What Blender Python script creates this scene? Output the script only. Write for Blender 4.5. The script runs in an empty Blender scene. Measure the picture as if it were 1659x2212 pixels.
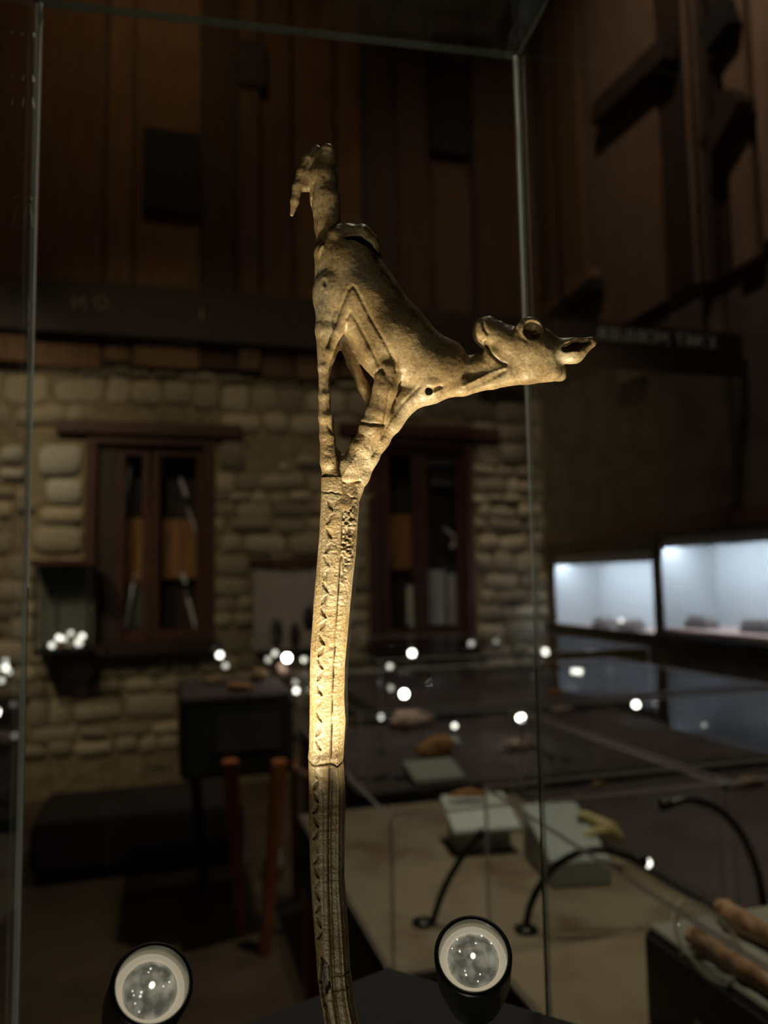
import bpy, bmesh, math, random
import numpy as np
from mathutils import Vector, Matrix

random.seed(7)
rng = np.random.default_rng(7)
S = bpy.context.scene
COL = S.collection

# ------------------------------------------------------------------ camera
IW, IH, FPX = 1659.0, 2212.0, 1664.0
YAW, PITCH, ROLL = math.radians(16), math.radians(5.0), math.radians(1.0)
CAM = Vector((0, 0, 1.45))
FWD = Vector((math.sin(YAW) * math.cos(PITCH), math.cos(YAW) * math.cos(PITCH), math.sin(PITCH)))
_r = Vector((math.cos(YAW), -math.sin(YAW), 0)); _u = _r.cross(FWD)
RC = _r * math.cos(ROLL) - _u * math.sin(ROLL)
UC = _r * math.sin(ROLL) + _u * math.cos(ROLL)
cd = bpy.data.cameras.new('camera'); cam = bpy.data.objects.new('camera', cd); COL.objects.link(cam)
cd.sensor_fit = 'VERTICAL'; cd.sensor_height = 36.0; cd.lens = 36.0 * FPX / IH
cd.clip_start = 0.01; cd.clip_end = 60
cd.dof.use_dof = True; cd.dof.focus_distance = 0.298; cd.dof.aperture_fstop = 27.08 / 3.5
cam.matrix_world = Matrix(((RC.x, UC.x, -FWD.x, CAM.x), (RC.y, UC.y, -FWD.y, CAM.y), (RC.z, UC.z, -FWD.z, CAM.z), (0, 0, 0, 1)))
S.camera = cam

# ------------------------------------------------------------------ view, world, room light
S.view_settings.view_transform = 'Standard'; S.view_settings.look = 'None'
S.view_settings.gamma = 1; S.view_settings.use_curve_mapping = False
S.view_settings.exposure = 0.0
S.cycles.use_denoising = True
S.cycles.max_bounces = 5; S.cycles.diffuse_bounces = 2; S.cycles.glossy_bounces = 3; S.cycles.transmission_bounces = 2
S.cycles.transparent_max_bounces = 30; S.cycles.adaptive_threshold = 0.15
S.cycles.caustics_reflective = False; S.cycles.caustics_refractive = False
S.cycles.sample_clamp_indirect = 3.0
wd = bpy.data.worlds.new('world'); S.world = wd; wd.use_nodes = True
wd.node_tree.nodes['Background'].inputs[0].default_value = (1.0, 0.72, 0.5, 1)
wd.node_tree.nodes['Background'].inputs[1].default_value = 0.030

def light(name, kind, loc, target, energy, color, size=0.1, angle=60, blend=0.6):
    ld = bpy.data.lights.new(name, kind); o = bpy.data.objects.new(name, ld); COL.objects.link(o)
    ld.energy = energy; ld.color = color
    if kind == 'SPOT':
        ld.spot_size = math.radians(angle); ld.spot_blend = blend; ld.shadow_soft_size = size
    elif kind == 'AREA':
        ld.size = size
    else:
        ld.shadow_soft_size = size
    o.location = loc
    o.rotation_euler = (Vector(target) - Vector(loc)).to_track_quat('-Z', 'Y').to_euler()
    return o

# track spots under the roof of the hall
light('track_spot', 'SPOT', (-2.3, 2.4, 5.0), (-1.35, 5.8, 1.9), 270, (1.0, 0.80, 0.54), 0.04, 40, 1.0)
light('track_spot', 'SPOT', (-1.2, 1.2, 5.6), (0.3, 5.8, 1.5), 150, (1.0, 0.78, 0.50), 0.04, 44, 1.0)
light('track_spot', 'SPOT', (2.45, 4.6, 6.0), (2.72, 5.8, 1.1), 220, (1.0, 0.83, 0.62), 0.03, 14, 0.9)
light('track_spot', 'SPOT', (1.1, 1.9, 5.2), (1.0, 2.2, 0.8), 175, (1.0, 0.82, 0.62), 0.05, 76, 1.0)
light('track_spot', 'SPOT', (0.75, 0.95, 4.9), (0.85, 0.85, 0.9), 110, (1.0, 0.84, 0.64), 0.05, 36, 0.8)
# added unseen spots under the ridge that brighten the upper boarding
light('boarding_fill', 'SPOT', (0.0, 4.0, 6.4), (-0.1, 5.8, 4.6), 16, (1.0, 0.66, 0.36), 0.1, 130, 1.0)
light('boarding_fill', 'SPOT', (1.5, 2.7, 6.4), (3.07, 3.3, 4.2), 105, (1.0, 0.76, 0.58), 0.1, 130, 1.0)
# added unseen fill spot, brightens the staff from low in front
light('low_fill', 'SPOT', (-0.45, -0.40, 0.45), (0.08, 0.30, 1.50), 13, (1.0, 0.88, 0.68), 0.05, 40, 0.5)

# ------------------------------------------------------------------ pixel -> place
def ray(x, y):
    return FWD + RC * ((x - 829.5) / FPX) - UC * ((y - 1106) / FPX)
def at(x, y, d): return CAM + ray(x, y) * d
def onz(x, y, z):
    r = ray(x, y); return CAM + r * ((z - CAM.z) / r.z)
def ony(x, y, Y):
    r = ray(x, y); return CAM + r * (Y / r.y)
def onx(x, y, X):
    r = ray(x, y); return CAM + r * (X / r.x)

# ------------------------------------------------------------------ materials
MATS = {}
def nodes(m): return m.node_tree.nodes, m.node_tree.links
def mat(name, col, rough=0.6, metal=0.0, col2=None, scale=20, bump=0.0, bscale=None, detail=3, spec=0.5,
        rand=0.0, stretch=None, lo=0.35, hi=0.65):
    if name in MATS: return MATS[name]
    m = bpy.data.materials.new(name); m.use_nodes = True; N, L = nodes(m)
    b = N['Principled BSDF']; b.inputs['Base Color'].default_value = (*col, 1)
    b.inputs['Roughness'].default_value = rough; b.inputs['Metallic'].default_value = metal
    b.inputs['Specular IOR Level'].default_value = spec
    tc = N.new('ShaderNodeTexCoord'); src = tc.outputs['Object']
    if stretch:
        mp = N.new('ShaderNodeMapping'); mp.inputs['Scale'].default_value = stretch
        L.new(src, mp.inputs[0]); src = mp.outputs[0]
    out = None
    if col2:
        n = N.new('ShaderNodeTexNoise'); n.inputs['Scale'].default_value = scale; n.inputs['Detail'].default_value = detail
        n.inputs['Roughness'].default_value = 0.6
        L.new(src, n.inputs['Vector'])
        r = N.new('ShaderNodeValToRGB'); r.color_ramp.elements[0].position = lo; r.color_ramp.elements[1].position = hi
        r.color_ramp.elements[0].color = (*col, 1); r.color_ramp.elements[1].color = (*col2, 1)
        L.new(n.outputs[0], r.inputs[0]); out = r.outputs[0]
    if rand:
        oi = N.new('ShaderNodeObjectInfo')
        mr = N.new('ShaderNodeMapRange'); mr.inputs[3].default_value = 1 - rand; mr.inputs[4].default_value = 1 + rand
        L.new(oi.outputs['Random'], mr.inputs[0])
        mx = N.new('ShaderNodeVectorMath'); mx.operation = 'SCALE'
        if out: L.new(out, mx.inputs[0])
        else: mx.inputs[0].default_value = col
        L.new(mr.outputs[0], mx.inputs['Scale']); out = mx.outputs[0]
    if out: L.new(out, b.inputs['Base Color'])
    if bump and bscale:
        n2 = N.new('ShaderNodeTexNoise'); n2.inputs['Scale'].default_value = bscale or scale; n2.inputs['Detail'].default_value = 8
        L.new(src, n2.inputs['Vector'])
        bp = N.new('ShaderNodeBump'); bp.inputs['Strength'].default_value = bump; bp.inputs['Distance'].default_value = 0.01
        L.new(n2.outputs[0], bp.inputs['Height']); L.new(bp.outputs[0], b.inputs['Normal'])
    MATS[name] = m
    return m
def emit(name, col, strength):
    if name in MATS: return MATS[name]
    m = bpy.data.materials.new(name); m.use_nodes = True
    b = m.node_tree.nodes['Principled BSDF']; b.inputs['Base Color'].default_value = (*col, 1)
    b.inputs['Emission Color'].default_value = (*col, 1); b.inputs['Emission Strength'].default_value = strength
    if name.startswith(('glint', 'diode', 'cream')) or (name.startswith('bulb') and strength < 12): m.cycles.emission_sampling = 'NONE'
    MATS[name] = m; return m
def glass(name, tint=(1, 1, 1), ior=1.5, rough=0.0, diff=0.0, dcol=(0.5, 0.55, 0.5), gain=1.0):
    """clear sheet: what lies behind shows through, a Fresnel share is mirrored, `diff` is dust and edge scatter"""
    if name in MATS: return MATS[name]
    m = bpy.data.materials.new(name); m.use_nodes = True; N, L = nodes(m)
    N.remove(N['Principled BSDF']); out = N['Material Output']
    t = N.new('ShaderNodeBsdfTransparent'); t.inputs[0].default_value = (*tint, 1)
    g = N.new('ShaderNodeBsdfGlossy'); g.inputs['Roughness'].default_value = rough
    f = N.new('ShaderNodeFresnel')
    gm = N.new('ShaderNodeNewGeometry'); io = N.new('ShaderNodeMath'); io.operation = 'MULTIPLY_ADD'   # same share on the way out of the sheet
    io.inputs[1].default_value = 1 / ior - ior; io.inputs[2].default_value = ior
    L.new(gm.outputs['Backfacing'], io.inputs[0]); L.new(io.outputs[0], f.inputs[0])
    mx = N.new('ShaderNodeMixShader')
    if gain != 1.0:
        mm = N.new('ShaderNodeMath'); mm.operation = 'MULTIPLY'; mm.inputs[1].default_value = gain
        L.new(f.outputs[0], mm.inputs[0]); L.new(mm.outputs[0], mx.inputs[0])
    else: L.new(f.outputs[0], mx.inputs[0])
    L.new(t.outputs[0], mx.inputs[1]); L.new(g.outputs[0], mx.inputs[2])
    last = mx
    if diff:
        df = N.new('ShaderNodeBsdfDiffuse'); df.inputs[0].default_value = (*dcol, 1)
        tl = N.new('ShaderNodeBsdfTranslucent'); tl.inputs[0].default_value = (*dcol, 1)
        d = N.new('ShaderNodeMixShader'); d.inputs[0].default_value = .5; L.new(df.outputs[0], d.inputs[1]); L.new(tl.outputs[0], d.inputs[2])
        m2 = N.new('ShaderNodeMixShader'); m2.inputs[0].default_value = diff
        L.new(mx.outputs[0], m2.inputs[1]); L.new(d.outputs[0], m2.inputs[2]); last = m2
    L.new(last.outputs[0], out.inputs[0]); MATS[name] = m; return m

PANE = glass('case_glass', (0.965, 0.975, 0.968), 1.45, gain=0.7)
EDGE = glass('case_glass_edge', (0.86, 0.90, 0.88), 1.5, 0.25, 0.55, (0.70, 0.77, 0.75))
PANE2 = glass('table_glass', (0.97, 0.975, 0.97), 1.45, gain=0.2)
EDGE2 = glass('table_glass_edge', (0.9, 0.9, 0.9), 1.5, 0.3, 0.6, (0.80, 0.76, 0.77))
STONE = mat('limestone', (0.34, 0.285, 0.195), 0.9, col2=(0.50, 0.44, 0.33), scale=9, rand=0.4)
MORTAR = mat('lime_mortar', (0.22, 0.175, 0.105), 0.95, col2=(0.38, 0.31, 0.20), scale=14)
BRICKD = mat('dark_render', (0.085, 0.062, 0.048), 0.9, col2=(0.16, 0.12, 0.095), scale=5)
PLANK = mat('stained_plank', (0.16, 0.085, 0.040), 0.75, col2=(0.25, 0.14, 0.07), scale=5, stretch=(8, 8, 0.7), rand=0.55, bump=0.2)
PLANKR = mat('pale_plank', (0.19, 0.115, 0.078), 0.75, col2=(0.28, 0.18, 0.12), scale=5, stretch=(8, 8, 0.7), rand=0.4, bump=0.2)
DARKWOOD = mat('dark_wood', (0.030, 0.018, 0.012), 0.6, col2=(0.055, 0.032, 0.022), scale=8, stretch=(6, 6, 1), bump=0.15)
REDWOOD = mat('red_brown_wood', (0.075, 0.028, 0.022), 0.45, col2=(0.12, 0.05, 0.035), scale=8, stretch=(6, 6, 1), bump=0.1)
ORANGE = mat('orange_wood', (0.55, 0.17, 0.06), 0.5, col2=(0.75, 0.32, 0.14), scale=7, stretch=(5, 5, 0.6), bump=0.1)
SHUTTER = mat('shutter_wood', (0.30, 0.14, 0.05), 0.6, col2=(0.42, 0.21, 0.085), scale=7, stretch=(5, 5, 0.6))
NAVY = mat('dark_slate_paint', (0.022, 0.026, 0.028), 0.5, col2=(0.035, 0.038, 0.04), scale=5)
CHARCOAL = mat('charcoal_felt', (0.060, 0.066, 0.072), 0.9, col2=(0.072, 0.078, 0.085), scale=200, bump=0.1)
BLACK = mat('black_metal', (0.010, 0.010, 0.011), 0.35)
BLACKM = mat('black_matt', (0.012, 0.012, 0.012), 0.7)
STEEL = mat('brushed_steel', (0.55, 0.55, 0.50), 0.3, 0.9)
FLOOR = mat('floor_boards', (0.085, 0.060, 0.042), 0.55, col2=(0.13, 0.095, 0.065), scale=4, bump=0.1)
CLOTH = mat('beige_cloth', (0.30, 0.255, 0.185), 0.95, col2=(0.17, 0.115, 0.072), scale=5.0, bump=0.35, bscale=12, detail=3, lo=0.45, hi=0.68)
CLOTH2 = mat('sand_cloth', (0.32, 0.27, 0.18), 0.95, col2=(0.20, 0.14, 0.075), scale=7.0, bump=0.3, bscale=14, detail=3, lo=0.5, hi=0.72)
PURPLE = mat('plum_felt', (0.10, 0.080, 0.088), 0.95, col2=(0.07, 0.055, 0.06), scale=6)
WHITE = mat('white_paint', (0.78, 0.80, 0.82), 0.6)
PINK = mat('pink_tray', (0.72, 0.46, 0.40), 0.7, col2=(0.80, 0.60, 0.54), scale=12)
PALEB = mat('pale_blue_stand', (0.52, 0.60, 0.60), 0.45)
GREYG = mat('grey_green_board', (0.34, 0.36, 0.31), 0.7)
BOARD = mat('pale_board', (0.46, 0.42, 0.39), 0.8, col2=(0.52, 0.47, 0.44), scale=4)
TAN = mat('tan_stone', (0.50, 0.34, 0.20), 0.8, col2=(0.36, 0.22, 0.12), scale=30, bump=0.4)
RUST = mat('rust_stone', (0.62, 0.34, 0.13), 0.8, col2=(0.40, 0.20, 0.07), scale=30, bump=0.4)
PINKST = mat('pinkish_stone', (0.60, 0.42, 0.34), 0.8, col2=(0.48, 0.33, 0.26), scale=30, bump=0.3)
BONE = mat('brown_bone', (0.30, 0.14, 0.06), 0.6, col2=(0.55, 0.37, 0.23), scale=45, detail=5, lo=.38, hi=.6)
YBONE = mat('yellow_bone', (0.66, 0.58, 0.28), 0.55, col2=(0.50, 0.40, 0.18), scale=40, bump=0.3)
IVORY = mat('ivory_piece', (0.62, 0.62, 0.50), 0.35, col2=(0.50, 0.48, 0.36), scale=40)
SCREEN = mat('dim_glazed_back', (0.12, 0.125, 0.10), 0.6, col2=(0.17, 0.17, 0.135), scale=6, stretch=(1, 1, 4))
VIOLET = mat('violet_print', (0.07, 0.045, 0.06), 0.8)
SLATE = mat('slate_print', (0.06, 0.07, 0.075), 0.8)
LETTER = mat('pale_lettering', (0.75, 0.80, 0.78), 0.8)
LETTER2 = mat('ochre_lettering', (0.42, 0.34, 0.24), 0.8)
GREYW = mat('grey_blind', (0.78, 0.78, 0.82), 0.8, col2=(0.60, 0.60, 0.64), scale=6)
PALESTREAK = mat('pale_streak', (0.85, 0.85, 0.92), 0.5)

# ------------------------------------------------------------------ builders
WL = {}
def reg(o, loc, parent, **props):
    COL.objects.link(o); loc = Vector(loc); WL[o.name] = loc
    if parent is not None:
        o.parent = parent; o.location = loc - WL[parent.name]
    else:
        o.location = loc
    for k, v in props.items():
        if v is not None: o[k] = v
    return o
def empty(name, loc, label, cat, group=None):
    o = bpy.data.objects.new(name, None); o.empty_display_size = 0.02
    return reg(o, loc, None, label=label, category=cat, group=group)
def mesh(name, verts, faces, m, parent=None, smooth=False, origin=None, **props):
    V = np.asarray([tuple(v) for v in verts], dtype=float) if not isinstance(verts, np.ndarray) else verts
    if origin is None: origin = Vector(((V.min(0) + V.max(0)) / 2).tolist())
    V = V - np.array(origin)
    me = bpy.data.meshes.new(name)
    if isinstance(faces, np.ndarray) and faces.shape[1] == 4:
        n = len(faces); me.vertices.add(len(V)); me.vertices.foreach_set('co', V.astype(np.float32).ravel())
        me.loops.add(n * 4); me.loops.foreach_set('vertex_index', faces.astype(np.int32).ravel())
        me.polygons.add(n); me.polygons.foreach_set('loop_start', np.arange(0, n * 4, 4, dtype=np.int32))
        me.update(calc_edges=True); me.validate()
    else:
        me.from_pydata(V.tolist(), [], [list(f) for f in faces])
    bm = bmesh.new(); bm.from_mesh(me); bmesh.ops.recalc_face_normals(bm, faces=bm.faces); bm.to_mesh(me); bm.free()
    if smooth: me.polygons.foreach_set('use_smooth', np.ones(len(me.polygons), dtype=bool))
    for mm in (m if isinstance(m, (list, tuple)) else [m]): me.materials.append(mm)
    o = bpy.data.objects.new(name, me)
    return reg(o, origin, parent, **props)
BOXF = [(0, 1, 2, 3), (4, 7, 6, 5), (0, 4, 5, 1), (1, 5, 6, 2), (2, 6, 7, 3), (3, 7, 4, 0)]
def hexa(name, b4, t4, m, parent=None, bevel=0.0, **props):
    """solid between a bottom and a top quad, edges bevelled"""
    bm = bmesh.new(); vs = [bm.verts.new(v) for v in list(b4) + list(t4)]
    for f in BOXF: bm.faces.new([vs[i] for i in f])
    bmesh.ops.recalc_face_normals(bm, faces=bm.faces)
    if bevel: bmesh.ops.bevel(bm, geom=list(bm.edges), offset=bevel, segments=2, affect='EDGES', clamp_overlap=True)
    V = [v.co.copy() for v in bm.verts]; bm.verts.index_update(); F = [[v.index for v in f.verts] for f in bm.faces]; bm.free()
    return mesh(name, V, F, m, parent, **props)
def box(name, lo, hi, m, parent=None, bevel=0.0, rz=0.0, pivot=None, **props):
    (x0, y0, z0), (x1, y1, z1) = lo, hi
    q = [(x0, y0), (x1, y0), (x1, y1), (x0, y1)]
    if rz:
        p = pivot or ((x0 + x1) / 2, (y0 + y1) / 2); c, s = math.cos(rz), math.sin(rz)
        q = [(p[0] + (a - p[0]) * c - (b - p[1]) * s, p[1] + (a - p[0]) * s + (b - p[1]) * c) for a, b in q]
    return hexa(name, [(a, b, z0) for a, b in q], [(a, b, z1) for a, b in q], m, parent, bevel, **props)
def frame_of(d):
    d = Vector(d).normalized(); a = Vector((0, 0, 1)) if abs(d.z) < 0.9 else Vector((1, 0, 0))
    x = d.cross(a).normalized(); return x, x.cross(d).normalized(), d
def smooth_pts(pts, n):
    P = np.array([tuple(p) for p in pts], dtype=float); out = []
    Q = np.vstack([2 * P[0] - P[1], P, 2 * P[-1] - P[-2]])
    for i in range(1, len(Q) - 2):
        for t in np.linspace(0, 1, n, endpoint=False):
            a, b, c, d = Q[i - 1:i + 3]
            out.append(0.5 * (2 * b + (c - a) * t + (2 * a - 5 * b + 4 * c - d) * t * t + (3 * b - a - 3 * c + d) * t ** 3))
    out.append(P[-1]); return [Vector(p) for p in out]
def tube(name, pts, rad, m, parent=None, n=12, sub=6, **props):
    pts = smooth_pts(pts, sub) if sub and len(pts) > 2 else [Vector(p) for p in pts]
    k = len(pts); R = np.interp(np.linspace(0, 1, k), np.linspace(0, 1, len(rad)), rad) if isinstance(rad, (list, tuple)) else [rad] * k
    V, F = [], []
    x = None
    for i, p in enumerate(pts):
        d = (pts[min(i + 1, k - 1)] - pts[max(i - 1, 0)]).normalized()
        if x is None: x, y, _ = frame_of(d)
        else:
            x = (x - d * x.dot(d)).normalized(); y = d.cross(x)
        for j in range(n):
            a = 2 * math.pi * j / n; V.append(p + (x * math.cos(a) + y * math.sin(a)) * R[i])
    for i in range(k - 1):
        for j in range(n):
            F.append((i * n + j, i * n + (j + 1) % n, (i + 1) * n + (j + 1) % n, (i + 1) * n + j))
    F.append(tuple(range(n))[::-1]); F.append(tuple((k - 1) * n + j for j in range(n)))
    return mesh(name, V, F, m, parent, smooth=True, **props)
def lathe(name, prof, org, axis, m, parent=None, n=32, cap=True, smooth=True, **props):
    """profile of (radius, height) turned about `axis`"""
    x, y, d = frame_of(axis); org = Vector(org); V, F = [], []
    for r, h in prof:
        for j in range(n):
            a = 2 * math.pi * j / n; V.append(org + d * h + (x * math.cos(a) + y * math.sin(a)) * r)
    k = len(prof)
    for i in range(k - 1):
        for j in range(n): F.append((i * n + j, i * n + (j + 1) % n, (i + 1) * n + (j + 1) % n, (i + 1) * n + j))
    if cap:
        F.append(tuple(range(n))); F.append(tuple((k - 1) * n + j for j in range(n)))
    o = mesh(name, V, F, m, parent, smooth=smooth, **props)
    return o
def rock(name, loc, size, m, parent=None, rz=0.0, seed=0, sub=2, rough=0.25, **props):
    r = random.Random(seed); bm = bmesh.new(); bmesh.ops.create_icosphere(bm, subdivisions=sub, radius=1)
    ph = [r.uniform(0, 6.28) for _ in range(6)]
    for v in bm.verts:
        c = v.co; f = 1 + rough * (math.sin(2.3 * c.x + ph[0]) * math.sin(2.7 * c.y + ph[1]) + 0.6 * math.sin(4.1 * c.z + ph[2] + 2 * c.x)
                                   + 0.4 * math.sin(6 * c.y + ph[3]) * math.sin(5 * c.x + ph[4]))
        p = Vector((c.x * size[0] * f, c.y * size[1] * f, max(c.z, -0.7) * size[2] * f)); p.rotate(Matrix.Rotation(rz, 3, 'Z')); v.co = p
    z0 = min(v.co.z for v in bm.verts); bm.verts.index_update()
    V = [v.co - Vector((0, 0, z0)) + Vector(loc) for v in bm.verts]; F = [[v.index for v in f.verts] for f in bm.faces]; bm.free()
    return mesh(name, V, F, m, parent, smooth=True, **props)
def text_mesh(name, body, loc, size, right, up, m, parent, mirror=True, depth=0.004):
    cu = bpy.data.curves.new('t', 'FONT'); cu.body = body; cu.size = size; cu.extrude = depth; cu.resolution_u = 3
    to = bpy.data.objects.new('t', cu); COL.objects.link(to); bpy.context.view_layer.update()
    me = bpy.data.meshes.new_from_object(to.evaluated_get(bpy.context.evaluated_depsgraph_get()))
    bpy.data.objects.remove(to)
    right, up = Vector(right).normalized(), Vector(up).normalized(); nrm = right.cross(up)
    s = -1 if mirror else 1
    V = [Vector(loc) + right * (v.co.x * s) + up * v.co.y + nrm * v.co.z for v in me.vertices]
    F = [list(p.vertices) for p in me.polygons]
    return mesh(name, V, F, m, parent)

# ================================================================== THE HALL
WY, WX = 5.8, 3.07            # back wall plane, right wall plane
XL, YF, ZC = -3.2, -2.6, 6.6
def wall_rect(x0, y0, x1, y1, Y=WY):
    a, b, c, d = ony(x0, y0, Y), ony(x1, y0, Y), ony(x0, y1, Y), ony(x1, y1, Y)
    return ((a.x + c.x) / 2, (b.x + d.x) / 2, (c.z + d.z) / 2, (a.z + b.z) / 2)   # xa, xb, z0, z1
W1 = wall_rect(182, 940, 462, 1402); W2 = wall_rect(797, 945, 1022, 1395)
ZP = ony(330, 800, WY).z       # where stonework ends and boarding starts

box('floor', (XL - .2, YF - .2, -0.12), (WX + .9, WY + .5, 0), FLOOR, kind='structure')
box('ceiling', (XL - .2, YF - .2, ZC), (WX + .9, WY + .5, ZC + .12), mat('pale_ceiling', (.40, .37, .31), .9), kind='structure')
box('wall_left', (XL - .2, YF - .2, 0), (XL, WY + .3, ZC), BRICKD, kind='structure')
box('wall_front', (XL, YF - .2, 0), (WX + .5, YF, ZC), BRICKD, kind='structure')

# back wall: mortar bed with two window openings, each stone its own piece
def solid_with_holes(name, xr, zr, holes, y0, y1, m):
    xs = sorted({xr[0], xr[1], *[h[0] for h in holes], *[h[1] for h in holes]})
    zs = sorted({zr[0], zr[1], *[h[2] for h in holes], *[h[3] for h in holes]})
    V, F = [], []
    for i in range(len(xs) - 1):
        for k in range(len(zs) - 1):
            cx, cz = (xs[i] + xs[i + 1]) / 2, (zs[k] + zs[k + 1]) / 2
            if any(h[0] < cx < h[1] and h[2] < cz < h[3] for h in holes): continue
            b = len(V)
            V += [(xs[i], y0, zs[k]), (xs[i + 1], y0, zs[k]), (xs[i + 1], y1, zs[k]), (xs[i], y1, zs[k]),
                  (xs[i], y0, zs[k + 1]), (xs[i + 1], y0, zs[k + 1]), (xs[i + 1], y1, zs[k + 1]), (xs[i], y1, zs[k + 1])]
            F += [tuple(b + j for j in f) for f in BOXF]
    return V, F
V, F = solid_with_holes('wall_back', (XL, WX), (0, ZC), [W1, W2], WY, WY + .3, MORTAR)
wall_back = mesh('wall_back', V, F, MORTAR, kind='structure')

STV = []
for k in range(10):
    r = random.Random(100 + k); bm = bmesh.new(); bmesh.ops.create_cube(bm, size=1)
    for v in bm.verts:
        v.co.x += r.uniform(-.06, .06); v.co.z += r.uniform(-.10, .10)
        if v.co.y < 0: v.co.x *= r.uniform(.82, .96); v.co.z *= r.uniform(.80, .95); v.co.y += r.uniform(-.12, .12)
    bmesh.ops.bevel(bm, geom=list(bm.edges), offset=0.10, segments=2, affect='EDGES', clamp_overlap=True)
    me = bpy.data.meshes.new('stone'); bm.to_mesh(me); bm.free(); me.materials.append(STONE)
    me.polygons.foreach_set('use_smooth', np.ones(len(me.polygons), dtype=bool)); STV.append(me)
PALEST = mat('pale_quoin', (0.50, 0.47, 0.39), 0.9, col2=(0.60, 0.57, 0.48), scale=7, rand=.12)
QUO = []
for (x0, y0, x1, y1) in ((84, 958, 178, 1028), (100, 1034, 178, 1088), (88, 1096, 178, 1130), (70, 1136, 178, 1196), (0, 965, 50, 1000), (0, 1012, 52, 1038), (476, 950, 530, 1012), (505, 1118, 585, 1146), (640, 985, 690, 1010)):
    xa, xb, za, zb = wall_rect(x0, y0, x1, y1); QUO.append((xa, xb, za, zb))
    o = bpy.data.objects.new('stone', STV[len(QUO) % 10].copy()); o.data.materials[0] = PALEST if x0 < 200 and y0 < 1090 else STONE
    o.scale = (xb - xa, .07, zb - za); reg(o, ((xa + xb) / 2, WY - .006, (za + zb) / 2), wall_back)
nst = 0
z = 0.02
xs0, xs1 = ony(-60, 1300, WY).x, WX - .02
while z < ZP - 0.03:
    h = random.choice((.09, .11, .13, .16, .20)) * random.uniform(.9, 1.1)
    if z + h > ZP: h = ZP - z
    x = xs0 - random.uniform(0, .2)
    while x < xs1:
        w = random.uniform(.13, .36) * (1.1 if h > .13 else .95)
        if random.random() < 0.12: w *= .5
        xe = min(x + w, xs1)
        cx = (x + xe) / 2
        segs = [(x, xe)]
        for H in (W1, W2):                       # trim stones at the openings
            if z + h > H[2] - .02 and z < H[3] + .10:
                ns = []
                for a, b in segs:
                    if b <= H[0] - .005 or a >= H[1] + .005: ns.append((a, b))
                    else:
                        if a < H[0] - .07: ns.append((a, H[0] - .005))
                        if b > H[1] + .07: ns.append((H[1] + .005, b))
                segs = ns
        for a, b in segs:
            if b - a < .05 or z < 0.25: continue
            if any(a < Q[1] - .03 and b > Q[0] + .03 and z < Q[3] - .03 and z + h > Q[2] + .03 for Q in QUO): continue
            # pieces that the tables or the picture's edge hide are left out
            o = bpy.data.objects.new('stone', random.choice(STV))
            hh = h * random.uniform(.70, 1.10)
            o.scale = ((b - a) * random.uniform(.86, .98), random.uniform(.022, .055), hh)
            o.rotation_euler = (0, random.uniform(-.09, .09), 0)
            reg(o, ((a + b) / 2, WY - .005, z + h / 2 + random.uniform(-.012, .012)), wall_back); nst += 1
        x = xe
    z += h
print('stones', nst)

# lintels over the windows
for i, (H, ext) in enumerate(((W1, .20), (W2, .24))):
    box('trim_%d' % (i + 1), (H[0] - ext, WY - .07, H[3] - .01), (H[1] + ext, WY + .05, H[3] + .085), REDWOOD, bevel=.008, kind='structure')

def window(n, H):
    xa, xb, z0, z1 = H
    root = bpy.data.objects.new('window_%d' % n, None); root.empty_display_size = .05
    reg(root, ((xa + xb) / 2, WY + .1, z0), None, kind='structure')
    t = .075; yf, yb = WY - .03, WY + .09
    box('window_frame', (xa, yf, z0), (xa + t, yb, z1), REDWOOD, root, .006)
    box('window_frame', (xb - t, yf, z0), (xb, yb, z1), REDWOOD, root, .006)
    box('window_frame', (xa + t, yf, z1 - t), (xb - t, yb, z1), REDWOOD, root, .006)
    box('window_sill', (xa - .05, yf - .10, z0 - .03), (xb + .05, yb, z0 + .05), DARKWOOD, root, .006)
    mid = (xa + xb) / 2
    dark = .14 if n == 1 else .05
    for a, b in ((xa + t + dark, mid - .01), (mid + .01, xb - t)):
        s = .05
        ys, ye = WY + .03, WY + .075
        sash = box('sash', (a, ys, z0 + .05), (a + s, ye, z1 - t), REDWOOD, root, .004)
        box('sash_rail', (b - s, ys, z0 + .05), (b, ye, z1 - t), REDWOOD, sash, .004)
        box('sash_rail', (a + s, ys, z1 - t - .07), (b - s, ye, z1 - t), REDWOOD, sash, .004)
        box('sash_rail', (a + s, ys, z0 + .05), (b - s, ye, z0 + .13), REDWOOD, sash, .004)
        box('pane', (a + s, WY + .05, z0 + .13), (b - s, WY + .056, z1 - t - .07), PANE2, sash)
    if dark: box('jamb_panel', (xa + t, WY + .02, z0 + .05), (xa + t + dark, WY + .08, z1 - t), DARKWOOD, root)
    box('backing_board', (xa + .01, WY + .24, z0), (xb - .01, WY + .29, z1), DARKWOOD, root)
    return root
w1 = window(1, W1); w2 = window(2, W2)
def in_window(root, name, x0, y0, x1, y1, m, dy=.17, th=.02):
    xa, xb, za, zb = wall_rect(x0, y0, x1, y1, WY + dy)
    return box(name, (xa, WY + dy, za), (xb, WY + dy + th, zb), m, root, .003)
in_window(w1, 'shutter_board', 236, 1120, 284, 1262, SHUTTER); in_window(w1, 'shutter_board', 286, 1120, 326, 1262, SHUTTER)
in_window(w1, 'shutter_board', 350, 1122, 392, 1250, SHUTTER); in_window(w1, 'shutter_board', 394, 1122, 428, 1250, SHUTTER, th=.018)
in_window(w1, 'grey_blind', 236, 1266, 326, 1376, mat('dusk_blind', (0.13, 0.13, 0.135), 0.8))
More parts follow.
